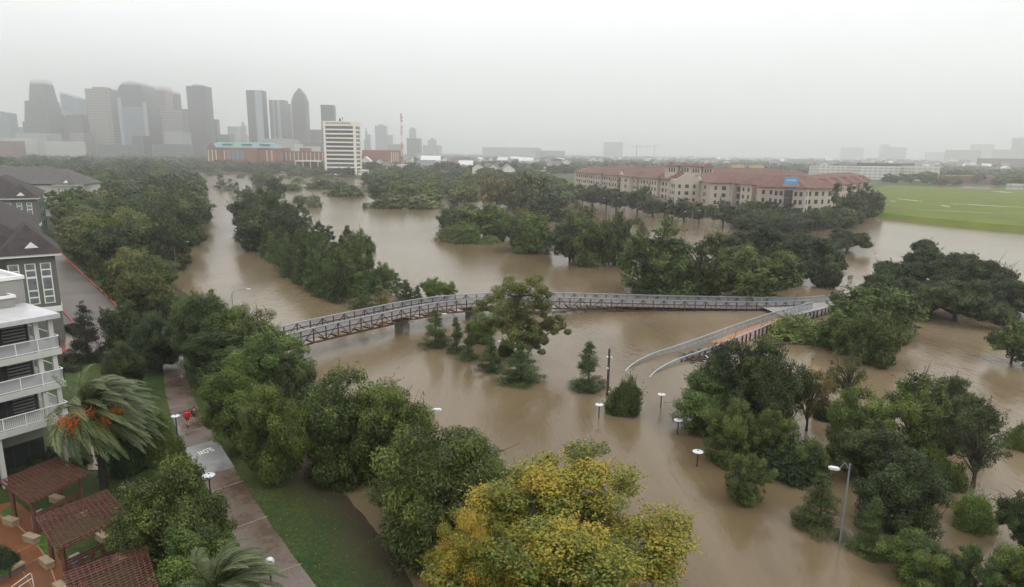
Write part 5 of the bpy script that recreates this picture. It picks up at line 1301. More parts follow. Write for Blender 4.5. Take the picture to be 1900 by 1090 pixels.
# ------------------------------------------------------------------ gabled grey houses at the left
slate = mat('brown_slate', (.042, .034, .033), .85, noise=.3, nscale=1.2, spec=.2); slate2 = mat('grey_slate', (.085, .080, .078), .8, noise=.2, nscale=1.0, spec=.25)
gwall = mat('grey_green_siding', (.105, .105, .088), .8, noise=.1, nscale=.5); pale = mat('pale_siding', (.42, .41, .36), .8, noise=.08, nscale=.5)
blinds = mat('curtained_pane', (.13, .14, .14), .3, noise=.35, nscale=1.3)
def hip(w, x0, x1, y0, y1, z, h_, ov=.7, ridge=None):
    x0 -= ov; x1 += ov; y0 -= ov; y1 += ov
    if (x1-x0) < (y1-y0): k = (x1-x0)/2; a, b_ = ((x0+x1)/2, y0+k, z+h_), ((x0+x1)/2, y1-k, z+h_); fs = [(0, 1, 4), (1, 2, 5, 4), (2, 3, 5), (3, 0, 4, 5), (3, 2, 1, 0)]
    else: k = (y1-y0)/2; a, b_ = (x0+k, (y0+y1)/2, z+h_), (x1-k, (y0+y1)/2, z+h_); fs = [(0, 1, 5, 4), (1, 2, 5), (2, 3, 4, 5), (3, 0, 4), (3, 2, 1, 0)]
    return w.add([(x0, y0, z), (x1, y0, z), (x1, y1, z), (x0, y1, z), a, b_], fs)
def gabled(origin, rz, label, wallm, roofm, length=46, wid=15, he=12.5, hr=5, bay=7.4, windows=True):
    """local +x along the front bay, +y away from the camera; origin is the right front corner of the bay at ground"""
    o = empty('apartment_house', tuple(origin), rz, label, 'building')
    w = MB(); w.box(-bay, 0, 0, 7, 0, he); w.box(-wid-2, -1.2, 5, 5+length, 0, he-.01); w.build('wall', wallm, o)
    r_ = hip(MB(), -bay, 0, 0, 12, he+.35, hr*.75, .9).build('roof', roofm, o)
    hip(MB(), -wid-2, -1.2, 5, 5+length, he+.38, hr*1.15, .9).build('roof', roofm, o)
    w = MB(); w.box(-bay-.75, .75, -.75, 5.2, he, he+.33); w.build('cornice', M['white'], o)
    w = MB(); w.box(-bay-.1, .12, -.12, -.002, 4.3, 5.1); w.box(.002, .12, -.12, 6.9, 4.3, 5.1); w.build('trim_band', M['white'], o)
    x_ = -bay*.45; z_ = he+.7; w = MB(); w.add([(x_-1.3, -.1, z_), (x_+1.3, -.1, z_), (x_, -.1, z_+1.2), (x_-1.3, 2.2, z_), (x_+1.3, 2.2, z_), (x_, 2.2, z_+1.2)], [(0, 1, 2), (0, 3, 4, 1), (1, 4, 5, 2), (2, 5, 3, 0)])
    w.build('dormer', M['white'], o)
    for cx in (-bay*.86, -bay*.53, -bay*.22):
        f_ = MB().box(cx-.62, cx+.62, -.08, -.003, 5.6, he-1.0).build('window', M['white'], o)
        w = MB()
        hh = (he-6.6)/3
        for k in range(3):
            for s_ in (0, 1):
                if k == 1 and s_: continue
                z0 = 5.6+hh*k+.14+s_*hh*.5; z1 = z0+hh*.5-.2
                if k == 1: z1 = z0+hh-.3
                w.box(cx-.49, cx+.49, -.10, -.082, z0, z1)
        w.build('pane', blinds, f_)
    for j in range(int(length/6)):
        for z_ in (2, 5, 8):
            MB().box(-1.195, -1.15, 9+j*6, 10.6+j*6, z_, z_+1.7).build('window', M['glass'], o)
    return o
P = at(102, 476, 12.6); gabled((P.x, P.y, .5), R(37), 'grey green house with tall white framed windows behind the white balconied building', gwall, slate, length=58, he=12.3, bay=5.6)
P = at(66, 371, 12.6); gabled((P.x, P.y, .5), R(30), 'second grey house block with brown slate roof, farther along behind the first', gwall, slate, length=30, he=12.3, bay=7.5)
P = at(138, 346, 12.6); o3 = gabled((P.x, P.y, .5), R(4), 'pale walled house block with grey slate roof at the edge of the left wood', pale, slate2, length=16, he=12.3, bay=7, wid=30)
hip(MB(), -42, -6, 3, 20, 12.7, 6.5, .9).build('roof', slate2, o3); MB().box(-42, -6.1, 3, 20, 0, 12.29).build('wall', pale, o3)

# ------------------------------------------------------------------ red roofed apartment complex
stucco = mat('beige_stucco', (.40, .345, .285), .85, noise=.12, nscale=.12)
rtile = mat('red_clay_tiles', (.105, .046, .034), .8, noise=.45, nscale=.9)
HE = 14.6
ap = empty('apartment_complex', tuple(at(1320, 392, 0)), 0, 'long four storey beige apartment complex with red tiled roofs, gables and square towers', 'building')
AO = Vector(ap.location)
def E(px, py, z=HE): q = at(px, py, z); return Vector((q.x, q.y, 0))-Vector((AO.x, AO.y, 0))
A0, A1, A2, A3 = E(1070, 320), E(1240, 334), E(1278, 335), E(1495, 350); A4 = E(1617, 336)
wins = []
def wing(a, b_, wd, he=HE, hr=4.6, z0=0, roof=True, ov=1.0, win=True, sp=3.5):
    """wing whose front line runs a -> b, body to the left of that direction"""
    d = (b_-a).normalized(); s_ = Vector((-d.y, d.x, 0)); L_ = (b_-a).length
    Mx = Matrix(((d.x, s_.x, 0, a.x), (d.y, s_.y, 0, a.y), (0, 0, 1, 0), (0, 0, 0, 1)))
    MB().box(0, L_, 0, wd, z0, he, Mx).build('wall', stucco, ap)
    if roof:
        w = MB(); n0 = len(w.v); hip(w, 0, L_, 0, wd, he, hr, ov); w.v = [tuple(Mx @ Vector(v)) for v in w.v]; w.build('roof', rtile, ap)
    if win:
        n = int((L_-2)/sp)
        for k in range(n+1):
            x_ = L_/2+(k-n/2)*sp
            for fz in range(4):
                zz = 1.6+fz*3.3
                if zz+1.6 > he: continue
                wins.append((Mx, x_, -.03, zz, k, fz))
        for Me, L2 in ((Mx @ Matrix.Translation((0, wd, 0)) @ Matrix.Rotation(-math.pi/2, 4, 'Z'), wd), (Mx @ Matrix.Translation((L_, 0, 0)) @ Matrix.Rotation(math.pi/2, 4, 'Z'), wd)):
            for k in range(int((L2-2)/sp)):
                for fz in range(4):
                    if 1.6+fz*3.3+1.6 < he: wins.append((Me, 2.6+k*sp, -.03, 1.6+fz*3.3, k, fz))
    return Mx, L_
dW = (A1-A0).normalized(); sW = Vector((-dW.y, dW.x, 0))
# direction chosen so that the body lies away from the camera
wing(A0, A1, 20); dF = (A3-A2).normalized(); sF = Vector((-dF.y, dF.x, 0)); wing(A2+sF*1.0, A3, 20)
sS = (A4-A3).normalized(); sS = Vector((-sS.y, sS.x, 0)); wing(A3-sS*.5, A4-sS*.5, 20, sp=3.6)
wing(A1, A2, 24, he=HE-.02)
def bays(a, b_, n, wd_, side=1.6):
    d = (b_-a).normalized(); s_ = Vector((-d.y, d.x, 0)); L_ = (b_-a).length
    for i in range(n):
        x_ = L_*(i+.5)/n; p = a+d*(x_-wd_/2)-s_*side; Mx, l2 = wing(p, p+d*wd_, 13, he=HE+.12, hr=3.0, win=False, ov=.8)
        for k in (.28, .72):
            for fz in range(4): wins.append((Mx, l2*k, -.03, 1.6+fz*3.3, 0, fz))
        for fz in range(4):
            zz = 1.2+fz*3.3; f_ = MB().box(-3.4, -.6, side-.06, side-.003, zz, zz+2.3, Mx).build('balcony', dk, ap)
            w = MB(); w.box(-3.6, -.1, .5, side-.07, zz-.12, zz, Mx); w.box(-3.6, -.1, .45, .5, zz+.85, zz+.95, Mx)
            for j in range(7): w.box(-3.55+j*.55, -3.47+j*.55, .45, .5, zz, zz+.85, Mx)
            w.build('railing', M['dark_metal'], f_)
bays(A2+(A3-A2)*.33, A3-(A3-A2)*.18, 3, 7.5); bays(A0+(A1-A0)*.22, A1, 4, 7.5); bays(A3+(A4-A3)*.08, A4, 6, 8)
for (p0, p1, hh) in [((1070, 319), (1104, 321), 0), ((1139, 325), (1176, 329), 0), ((1279, 334), (1328, 340.5), 0), ((1437, 348), (1498, 350.5), 0)]:
    a = E(*p0); b_ = E(*p1); d = (b_-a).normalized(); s_ = Vector((-d.y, d.x, 0)); a -= s_*2.2; b_ -= s_*2.2
    Mx, L_ = wing(a, b_, 17, he=HE+.25, hr=4.0, win=False)
    for k in (.2, .5, .8):
        for fz in range(4):
            zz = 1.6+fz*3.3
            if k == .5:
                f_ = MB().box(L_*k-1.7, L_*k+1.7, -.06, -.003, zz-.4, zz+2.3, Mx).build('balcony', dk, ap); w = MB()
                w.box(L_*k-1.9, L_*k+1.9, -1.0, -.07, zz-.5, zz-.4, Mx)
                for j in range(8): w.box(L_*k-1.85+j*.52, L_*k-1.77+j*.52, -1.0, -.95, zz-.4, zz+.5, Mx)
                w.box(L_*k-1.9, L_*k+1.9, -1.02, -.95, zz+.5, zz+.58, Mx); w.build('railing', M['dark_metal'], f_)
            else: wins.append((Mx, L_*k-1.0, -.03, zz, 0, fz)); wins.append((Mx, L_*k+1.0, -.03, zz, 0, fz))
    for Me in (Mx @ Matrix.Translation((0, 17, 0)) @ Matrix.Rotation(-math.pi/2, 4, 'Z'), Mx @ Matrix.Translation((L_, 0, 0)) @ Matrix.Rotation(math.pi/2, 4, 'Z')):
        for k in range(4):
            for fz in range(4): wins.append((Me, 2.4+k*3.9, -.03, 1.6+fz*3.3, k, fz))
    # curved parapet gable
    g = MB(); x_ = L_*.55; prof = [(-3.2, 0), (-3.0, 1.2), (-1.6, 1.4), (-1.2, 2.6), (1.2, 2.6), (1.6, 1.4), (3.0, 1.2), (3.2, 0)]
    vs = [Mx @ Vector((x_+u_, -.25, HE+.3+v_)) for u_, v_ in prof]+[Mx @ Vector((x_+u_, .35, HE+.3+v_)) for u_, v_ in prof]; n = len(prof)
    g.add(vs, [tuple(range(n))[::-1], tuple(range(n, 2*n))]+[(i, (i+1) % n, n+(i+1) % n, n+i) for i in range(n)]).build('gable', stucco, ap)
for px0, px1, ytop, Yo in [(1238, 1256, 305, 3), (1262, 1281, 305, 3), (1309, 1328, 307, 30), (1333, 1352, 307, 30)]:
    c_ = E((px0+px1)/2, 334 if Yo < 10 else 336)+Vector((0, Yo, 0)); D_ = depth(c_+AO+Vector((0, 0, 14))); wdt = (px1-px0)/FPX*D_; zt = at_plane((px0+px1)/2, ytop+3, Vector(c_+AO)).z
    w = MB(); w.box(c_.x-wdt/2, c_.x+wdt/2, c_.y-1.5, c_.y+wdt-1.5, 0, zt); tw = w.build('tower', stucco, ap)
    hip(MB(), c_.x-wdt/2, c_.x+wdt/2, c_.y-1.5, c_.y+wdt-1.5, zt, 1.9, 1.0).build('tower_roof', rtile, ap)
    w = MB()
    for j in range(3): w.box(c_.x-wdt*.33+j*wdt*.25, c_.x-wdt*.33+j*wdt*.25+wdt*.14, c_.y-1.56, c_.y-1.503, zt-3.2, zt-1.1)
    w.box(c_.x-wdt*.08, c_.x+wdt*.08, c_.y-1.56, c_.y-1.503, zt-7.5, zt-5.0)
    w.build('tower_windows', M['glass'], ap)
# entrance gable wall and low pavilion
c_ = E(1270, 337); w = MB(); w.box(c_.x-5, c_.x+7, c_.y-3, c_.y+8, 0, 15.5); w.add([(c_.x-5, c_.y-3, 15.5), (c_.x+7, c_.y-3, 15.5), (c_.x+1, c_.y-3, 19.3), (c_.x-5, c_.y-2, 15.5), (c_.x+7, c_.y-2, 15.5), (c_.x+1, c_.y-2, 19.3)], [(0, 1, 2), (5, 4, 3), (0, 2, 5, 3), (1, 4, 5, 2)])
w.build('entrance_gable', stucco, ap)
for fz in range(4):
    for j in range(3): wins.append((Matrix.Translation(c_), -3+j*3.6, -3.03, 1.6+fz*3.3, j, fz))
    for j in range(3): wins.append((Matrix.Translation(c_+Vector((-5, 8, 0))) @ Matrix.Rotation(-math.pi/2, 4, 'Z'), 2+j*3.4, -.03, 1.6+fz*3.3, j, fz))
c_ = E(1218, 384, 0)-Vector((0, 4, 0))
for k, dx in enumerate((-9, 3)):
    w = MB(); w.box(c_.x+dx, c_.x+dx+9, c_.y+k*.5, c_.y+9, 0, 5.2); w.build('pavilion', stucco, ap)
    hip(MB(), c_.x+dx, c_.x+dx+9, c_.y+k*.5, c_.y+9, 5.2, 1.8, .9).build('pavilion_roof', rtile, ap)
    w = MB(); w.box(c_.x+dx+2.4, c_.x+dx+6.2, c_.y+k*.5-.05, c_.y+k*.5-.003, 0, 3.4); w.build('pavilion_door', dk, ap)
# rear wings of the court
B0, B1 = A0+Vector((30, 40, 0)), A0+Vector((175, 20, 0))
for a, b_, wd in [(A0+Vector((20, 22, 0)), A0+Vector((150, -5, 0)), 18), (A2+Vector((14, 32, 0)), A4+Vector((-14, 30, 0)), 20), (A2+Vector((30, 75, 0)), A4+Vector((-5, 70, 0)), 18)]:
    wing(a, b_, wd, win=False, hr=4.2)
w = MB(); q = E(1450, 325)+Vector((0, 26, 0))
tanb = mat('tan_box', (.45, .35, .17), .8)
for dx in (0, 14): MB().box(q.x+dx-26, q.x+dx-17, q.y, q.y+5, HE+3, HE+6).build('roof_plant', tanb, ap)
# windows: the hundred nearest as parts, the rest as one
wins.sort(key=lambda t_: (t_[0] @ Vector((t_[1], 0, 0))+AO).length)
wm = bpy.data.meshes.new('window_pane')
w = MB(); w.box(-.62, .62, -.04, .025, 0, 1.75); wm = w.mesh('window_pane', M['glass'])
rest = MB()
for i, (Mx, x_, y_, z_, k, fz) in enumerate(wins):
    bigw = (k % 3 == 1)
    if i < 100:
        o = link('window', wm, ap); o.matrix_local = Mx @ Matrix.Translation((x_, y_, z_)); o.scale = (1.5 if bigw else .9, 1, 1)
    else: h_ = .93 if bigw else .56; rest.box(x_-h_, x_+h_, y_-.04, y_+.025, z_, z_+1.75, Mx)
o = rest.build('window', M['glass'], ap); o['kind'] = 'stuff'
# white sills band under the roof line and blue banner
Bp, Bq = at(1455, 338, HE+2.6), at(1481, 338.5, HE+2.6)
o = empty('banner', tuple(Bp), 0, 'bright blue banner with a pale line of lettering hung on the red roof', 'banner'); d_ = Bq-Bp
MB().bar((0, 0, .6), tuple(d_+Vector((0, 0, .6))), .15, 2.6).build('cloth', mat('blue_banner', (.05, .30, .62), .5), o)
w = MB(); 
for k in range(9): f0 = .14+k*.08; w.bar(d_*f0+Vector((0, -.12, .7)), d_*(f0+.05)+Vector((0, -.12, .7)), .05, .8)
w.build('lettering', M['lamp_white'], o)

# ------------------------------------------------------------------ white office block with ribbon windows
Y0 = 735.0; xa, xb = atY(602, 300, Y0).x, atY(661, 300, Y0).x; zt = atY(630, 225, Y0).z; zb = 1.2; Wd = xb-xa; Dp = 26.0
of = empty('office_block', (xa, Y0, zb), 0, 'tall white office block with dark ribbon windows and a company name along its top', 'building'); Ht = zt-zb
ow = mat('white_precast', (.70, .67, .58), .7)
MB().box(1.2, Wd-1.2, 1.2, Dp-1.2, 0, Ht-.5).build('core', mat('dark_core', (.06, .06, .065), .5), of)
w = MB()
for x_ in (0, Wd-2.4): 
    for y_ in (0, Dp-2.4): MB().box(x_, x_+2.4, y_, y_+2.4, 0, Ht-5.2).build('corner_pier', ow, of)
MB().box(-.1, Wd+.1, -.1, Dp+.1, Ht-5.19, Ht).build('parapet', ow, of)
nf = 10; z_l = 7.5; fh = (Ht-5.2-z_l)/nf
wg = mat('ribbon_glass', (.045, .048, .052), .3, spec=.3)
for k in range(nf):
    z0 = z_l+k*fh
    MB().box(2.41, Wd-2.41, .25, 1.19, z0, z0+fh*.36).box(Wd-1.19, Wd-.25, 2.41, Dp-2.41, z0, z0+fh*.36).build('spandrel', ow, of)
    w_ = MB().box(2.42, Wd-2.42, .9, 1.18, z0+fh*.365, z0+fh*.995).box(Wd-1.18, Wd-.9, 2.42, Dp-2.42, z0+fh*.365, z0+fh*.995).build('window', wg, of)
    w = MB()
    for j in range(1, 17): x_ = 2.42+(Wd-4.84)*j/17; w.box(x_-.06, x_+.06, .82, .899, z0+fh*.37, z0+fh*.99)
    w.build('mullion', ow if k % 3 == 0 else M['lamp_steel'], w_)
w = MB(); w.box(-4, Wd-1, -3, 1, 0, 1.4); w.box(Wd+.5, Wd+8, 4, Dp, 0, 3.0); w.box(Wd+.5, Wd+8, 4, Dp, 4.2, 5.4); w.build('plinth', ow, of)
MB().box(Wd*.45, Wd*.5, 8, 10, Ht, Ht+3).box(Wd*.55, Wd*.56, 8, 9, Ht, Ht+4.5).build('roof_aerial', M['dark_metal'], of)
tx = link('lettering', text_mesh('SERVICE CORPORATION INTERNATIONAL', 2.1, 'name', mat('dark_letters', (.05, .045, .04), .6), .06), of)
tx.rotation_euler = (R(90), 0, 0); tx.location = (Wd*.47, -.2, Ht-2.3); tx.scale = (.66, 1, 1)
bpy.context.view_layer.update()

# ------------------------------------------------------------------ brick buildings
brick = mat('red_brick', (.24, .085, .055), .85, noise=.15, nscale=.3); brick_d = mat('dark_brick', (.15, .062, .052), .85, noise=.15, nscale=.3); copper = mat('green_copper_roof', (.10, .21, .20), .6, noise=.1, nscale=.1)
Y1 = 980.0
def X(px, Y): return atY(px, 290, Y).x
def Z(px, py, Y): return atY(px, py, Y).z
xa, xb = X(385, Y1), X(592, Y1)
g = empty('brick_hall', (xa, Y1, 1), 0, 'red brick hall with a long green copper roof and three low dormers', 'building')
h1 = Z(480, 275, Y1)-1; Lx = X(510, Y1)-xa; zt = Z(450, 264, Y1)-1
MB().box(0, Lx, 0, 40, 0, h1).build('wall', brick, g)
w = MB(); w.add([(-1, -2, h1), (Lx+1, -2, h1), (Lx+1, 42, h1), (-1, 42, h1), (9, 20, zt), (Lx-9, 20, zt)], [(0, 1, 5, 4), (1, 2, 5), (2, 3, 4, 5), (3, 0, 4), (3, 2, 1, 0)]); w.build('roof', copper, g)
w = MB(); 
for j in (20, 48, 74): w.box(j, j+14, 6, 16, h1+3.4, h1+5.6)
w.build('dormer', mat('dark_copper', (.05, .09, .09), .6), g)
xx0, xx1 = X(423, Y1)-xa, X(480, Y1)-xa; MB().box(xx0, xx1, -9, -.01, 0, h1-.5).build('front_block', brick, g)
for j in range(4): MB().box(xx0+3+j*6.3, xx0+7.4+j*6.3, -9.1, -9.003, h1-16, h1-4).build('window', mat('bluish_pane', (.14, .22, .26), .2), g)
for j in (1, 6.5, 12, 24, Lx-12, Lx-5): MB().box(j, j+1.4, -.25, -.003, 4, h1-3).build('pilaster', M['cream'], g)
MB().add([(-.3, -.3, h1), (14, -.3, h1), (7, -.3, h1+7), (-.3, 1, h1), (14, 1, h1), (7, 1, h1+7)], [(0, 1, 2), (5, 4, 3), (0, 2, 5, 3), (1, 4, 5, 2)]).build('gable', brick, g)
Y2 = 1010.0; xa = X(481, Y2); g = empty('brick_annex', (xa, Y2, 1), 0, 'long low dark brick building right of the green roofed hall', 'building'); h1 = Z(540, 281, Y2)-1; Lx = X(604, Y2)-xa
MB().box(0, Lx, 0, 30, 0, h1).build('wall', brick_d, g)
for j in range(16): MB().box(3+j*6.1, 4.1+j*6.1, -.25, -.003, h1*.45, h1*.93).build('pilaster', M['cream'], g)
MB().box(Lx*.36, Lx*.44, 4, 12, h1, h1+5).box(Lx*.6, Lx*.75, 4, 14, h1, h1+5).build('roof_block', brick, g)
Y2 = 1080.0; xa = X(672, Y2); g = empty('brick_block', (xa, Y2, 1), 0, 'red brick block between the white office block and the radio mast', 'building'); h1 = Z(700, 279, Y2)-1; Lx = X(742, Y2)-xa
MB().box(0, Lx, 0, 30, 0, h1).build('wall', brick, g)
for j in range(4): MB().box(Lx-14+j*3.4, Lx-12.6+j*3.4, -.25, -.003, 4, h1-3).build('pilaster', M['cream'], g)
Y2 = 830.0; xa = X(546, Y2); g = empty('pavilion', (xa, Y2, 1), 0, 'pale flat roofed pavilion on thin columns left of the white office block', 'building'); h1 = Z(570, 298, Y2)-1; Lx = X(590, Y2)-xa
MB().box(0, Lx, 0, 14, h1-1.6, h1).build('roof', M['cream'], g); MB().box(1.5, Lx-1.5, 3, 13, 0, h1-1.61).build('wall', dk, g)
for j in range(4): MB().box(.4+j*(Lx-1.6)/3, 1.2+j*(Lx-1.6)/3, .3, 1.1, 0, h1-1.61).build('column', M['cream'], g)

# ------------------------------------------------------------------ generic town buildings
def facade(name, wall, win, sx=3.2, sz=3.6, frac=.4):
    m = bpy.data.materials.new(name); m.use_nodes = True; t = m.node_tree; b = t.nodes['Principled BSDF']; b.inputs['Roughness'].default_value = .5
    tcn = t.nodes.new('ShaderNodeTexCoord'); sp = t.nodes.new('ShaderNodeSeparateXYZ'); t.links.new(tcn.outputs['Object'], sp.inputs[0])
    def M_(op, a, bb=None, v=0):
        n = t.nodes.new('ShaderNodeMath'); n.operation = op
        if hasattr(a, 'links') or not isinstance(a, (int, float)): t.links.new(a, n.inputs[0])
        if bb is not None: t.links.new(bb, n.inputs[1])
        else: n.inputs[1].default_value = v
        return n.outputs[0]
    h_ = M_('ADD', sp.outputs[0], sp.outputs[1]); fx = M_('FRACT', M_('DIVIDE', h_, v=sx)); fz = M_('FRACT', M_('DIVIDE', sp.outputs[2], v=sz))
    k = M_('MULTIPLY', M_('GREATER_THAN', fx, v=.3), M_('GREATER_THAN', fz, v=1-frac-.2))
    mx = t.nodes.new('ShaderNodeMixRGB'); mx.inputs[1].default_value = (*wall, 1); mx.inputs[2].default_value = (*win, 1)
    t.links.new(k, mx.inputs[0]); t.links.new(mx.outputs[0], b.inputs['Base Color']); return m
FAC = {
 'grey': facade('grey_facade', (.14, .14, .145), (.06, .065, .07), 7, 7.6), 'dark': facade('dark_facade', (.075, .075, .080), (.018, .020, .026), 7, 7.6),
 'blue': facade('blue_glass_facade', (.19, .22, .26), (.08, .11, .15), 7, 7.6), 'beige': facade('beige_facade', (.27, .25, .22), (.10, .09, .08), 7, 7.6),
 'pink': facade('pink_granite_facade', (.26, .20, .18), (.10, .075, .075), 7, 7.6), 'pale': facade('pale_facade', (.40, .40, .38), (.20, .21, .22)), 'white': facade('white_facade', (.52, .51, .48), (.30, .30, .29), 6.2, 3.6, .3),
 'silver': facade('silver_facade', (.36, .39, .42), (.22, .25, .28)), 'brick': facade('brick_facade', (.22, .095, .07), (.08, .06, .06), 4, 3.5)}
def tower(px0, px1, py, Y, fm_, label, shape='box', dep=None, name='skyscraper', cat='skyscraper', zb=1.0, cap=None, **kw):
    xa, xb = X(px0, Y), X(px1, Y); zt = Z((px0+px1)/2, py, Y); W_ = xb-xa; D_ = dep or W_*.9; h_ = zt-zb
    o = empty(name, ((xa+xb)/2, Y+D_/2, zb), 0, label, cat); a, d = W_/2, D_/2; w = MB()
    if shape == 'box': w.box(-a, a, -d, d, 0, h_)
    elif shape == 'notch':   # bevelled corners and a mechanical crown
        c_ = W_*.12; w.prism([(-a+c_, -d), (a-c_, -d), (a, -d+c_), (a, d-c_), (a-c_, d), (-a+c_, d), (-a, d-c_), (-a, -d+c_)], 0, h_)
    elif shape == 'round':
        w.prism([(a*math.cos(k*math.pi/12), d*math.sin(k*math.pi/12)) for k in range(24)], 0, h_)
    elif shape == 'vault':   # round headed slab
        n = 16; pr = [(-a, 0), (-a, h_-a*1.05)]+[(-a*math.cos(math.pi*k/n), h_-a*1.05+a*1.05*math.sin(math.pi*k/n)) for k in range(1, n)]+[(a, h_-a*1.05), (a, 0)]
        vs = [(x_, -d, z_) for x_, z_ in pr]+[(x_, d, z_) for x_, z_ in pr]; k = len(pr)
        w.add(vs, [tuple(range(k))[::-1], tuple(range(k, 2*k))]+[(i, (i+1) % k, k+(i+1) % k, k+i) for i in range(k)])
    elif shape == 'slant':
        s_ = kw.get('s', .12)*h_; w.add([(-a, -d, 0), (a, -d, 0), (a, d, 0), (-a, d, 0), (-a, -d, h_), (a, -d, h_-s_), (a, d, h_-s_), (-a, d, h_)], [(3, 2, 1, 0), (4, 5, 6, 7), (0, 1, 5, 4), (1, 2, 6, 5), (2, 3, 7, 6), (3, 0, 4, 7)])
    elif shape == 'flare':   # stepped, leaning in towards the top
        w.prism([(-a, -d), (a, -d), (a, d), (-a, d)], 0, h_*.45); w.prism([(-a*.9, -d*.9), (a*.92, -d*.9), (a*.92, d*.9), (-a*.9, d*.9)], h_*.45, h_*.72, .14); w.prism([(-a*.5, -d*.7), (a*.74, -d*.7), (a*.74, d*.7), (-a*.5, d*.7)], h_*.72, h_, .25)
    elif shape == 'taper':
        w.box(-a, a, -d, d, 0, h_*.82); w.prism([(-a*.97, -d*.97), (a*.97, -d*.97), (a*.97, d*.97), (-a*.97, d*.97)], h_*.82, h_*.93, .35); w.prism([(-a*.55, -d*.55), (a*.55, -d*.55), (a*.55, d*.55), (-a*.55, d*.55)], h_*.93, h_, .8)
    elif shape == 'steps':
        w.box(-a, a, -d, d, 0, h_*.62); w.box(-a*.5, a*.5, -d*.5, d*.5, h_*.62, h_*.9); w.box(-a*.2, a*.2, -d*.2, d*.2, h_*.9, h_)
    w.build('shaft', FAC[fm_], o)
    if cap:  # (fraction width, metres, material)
        MB().box(-a*cap[0], a*cap[0], -d*cap[0], d*cap[0], h_, h_+cap[1]).build('crown', FAC[cap[2]], o)
    for k, f in enumerate(kw.get('fins', [])):
        MB().box(-a+W_*f[0], -a+W_*f[1], -d-1.5, -d-.01, 0, h_*f[2]).build('pale_strip', FAC[f[3]], o)
    return o
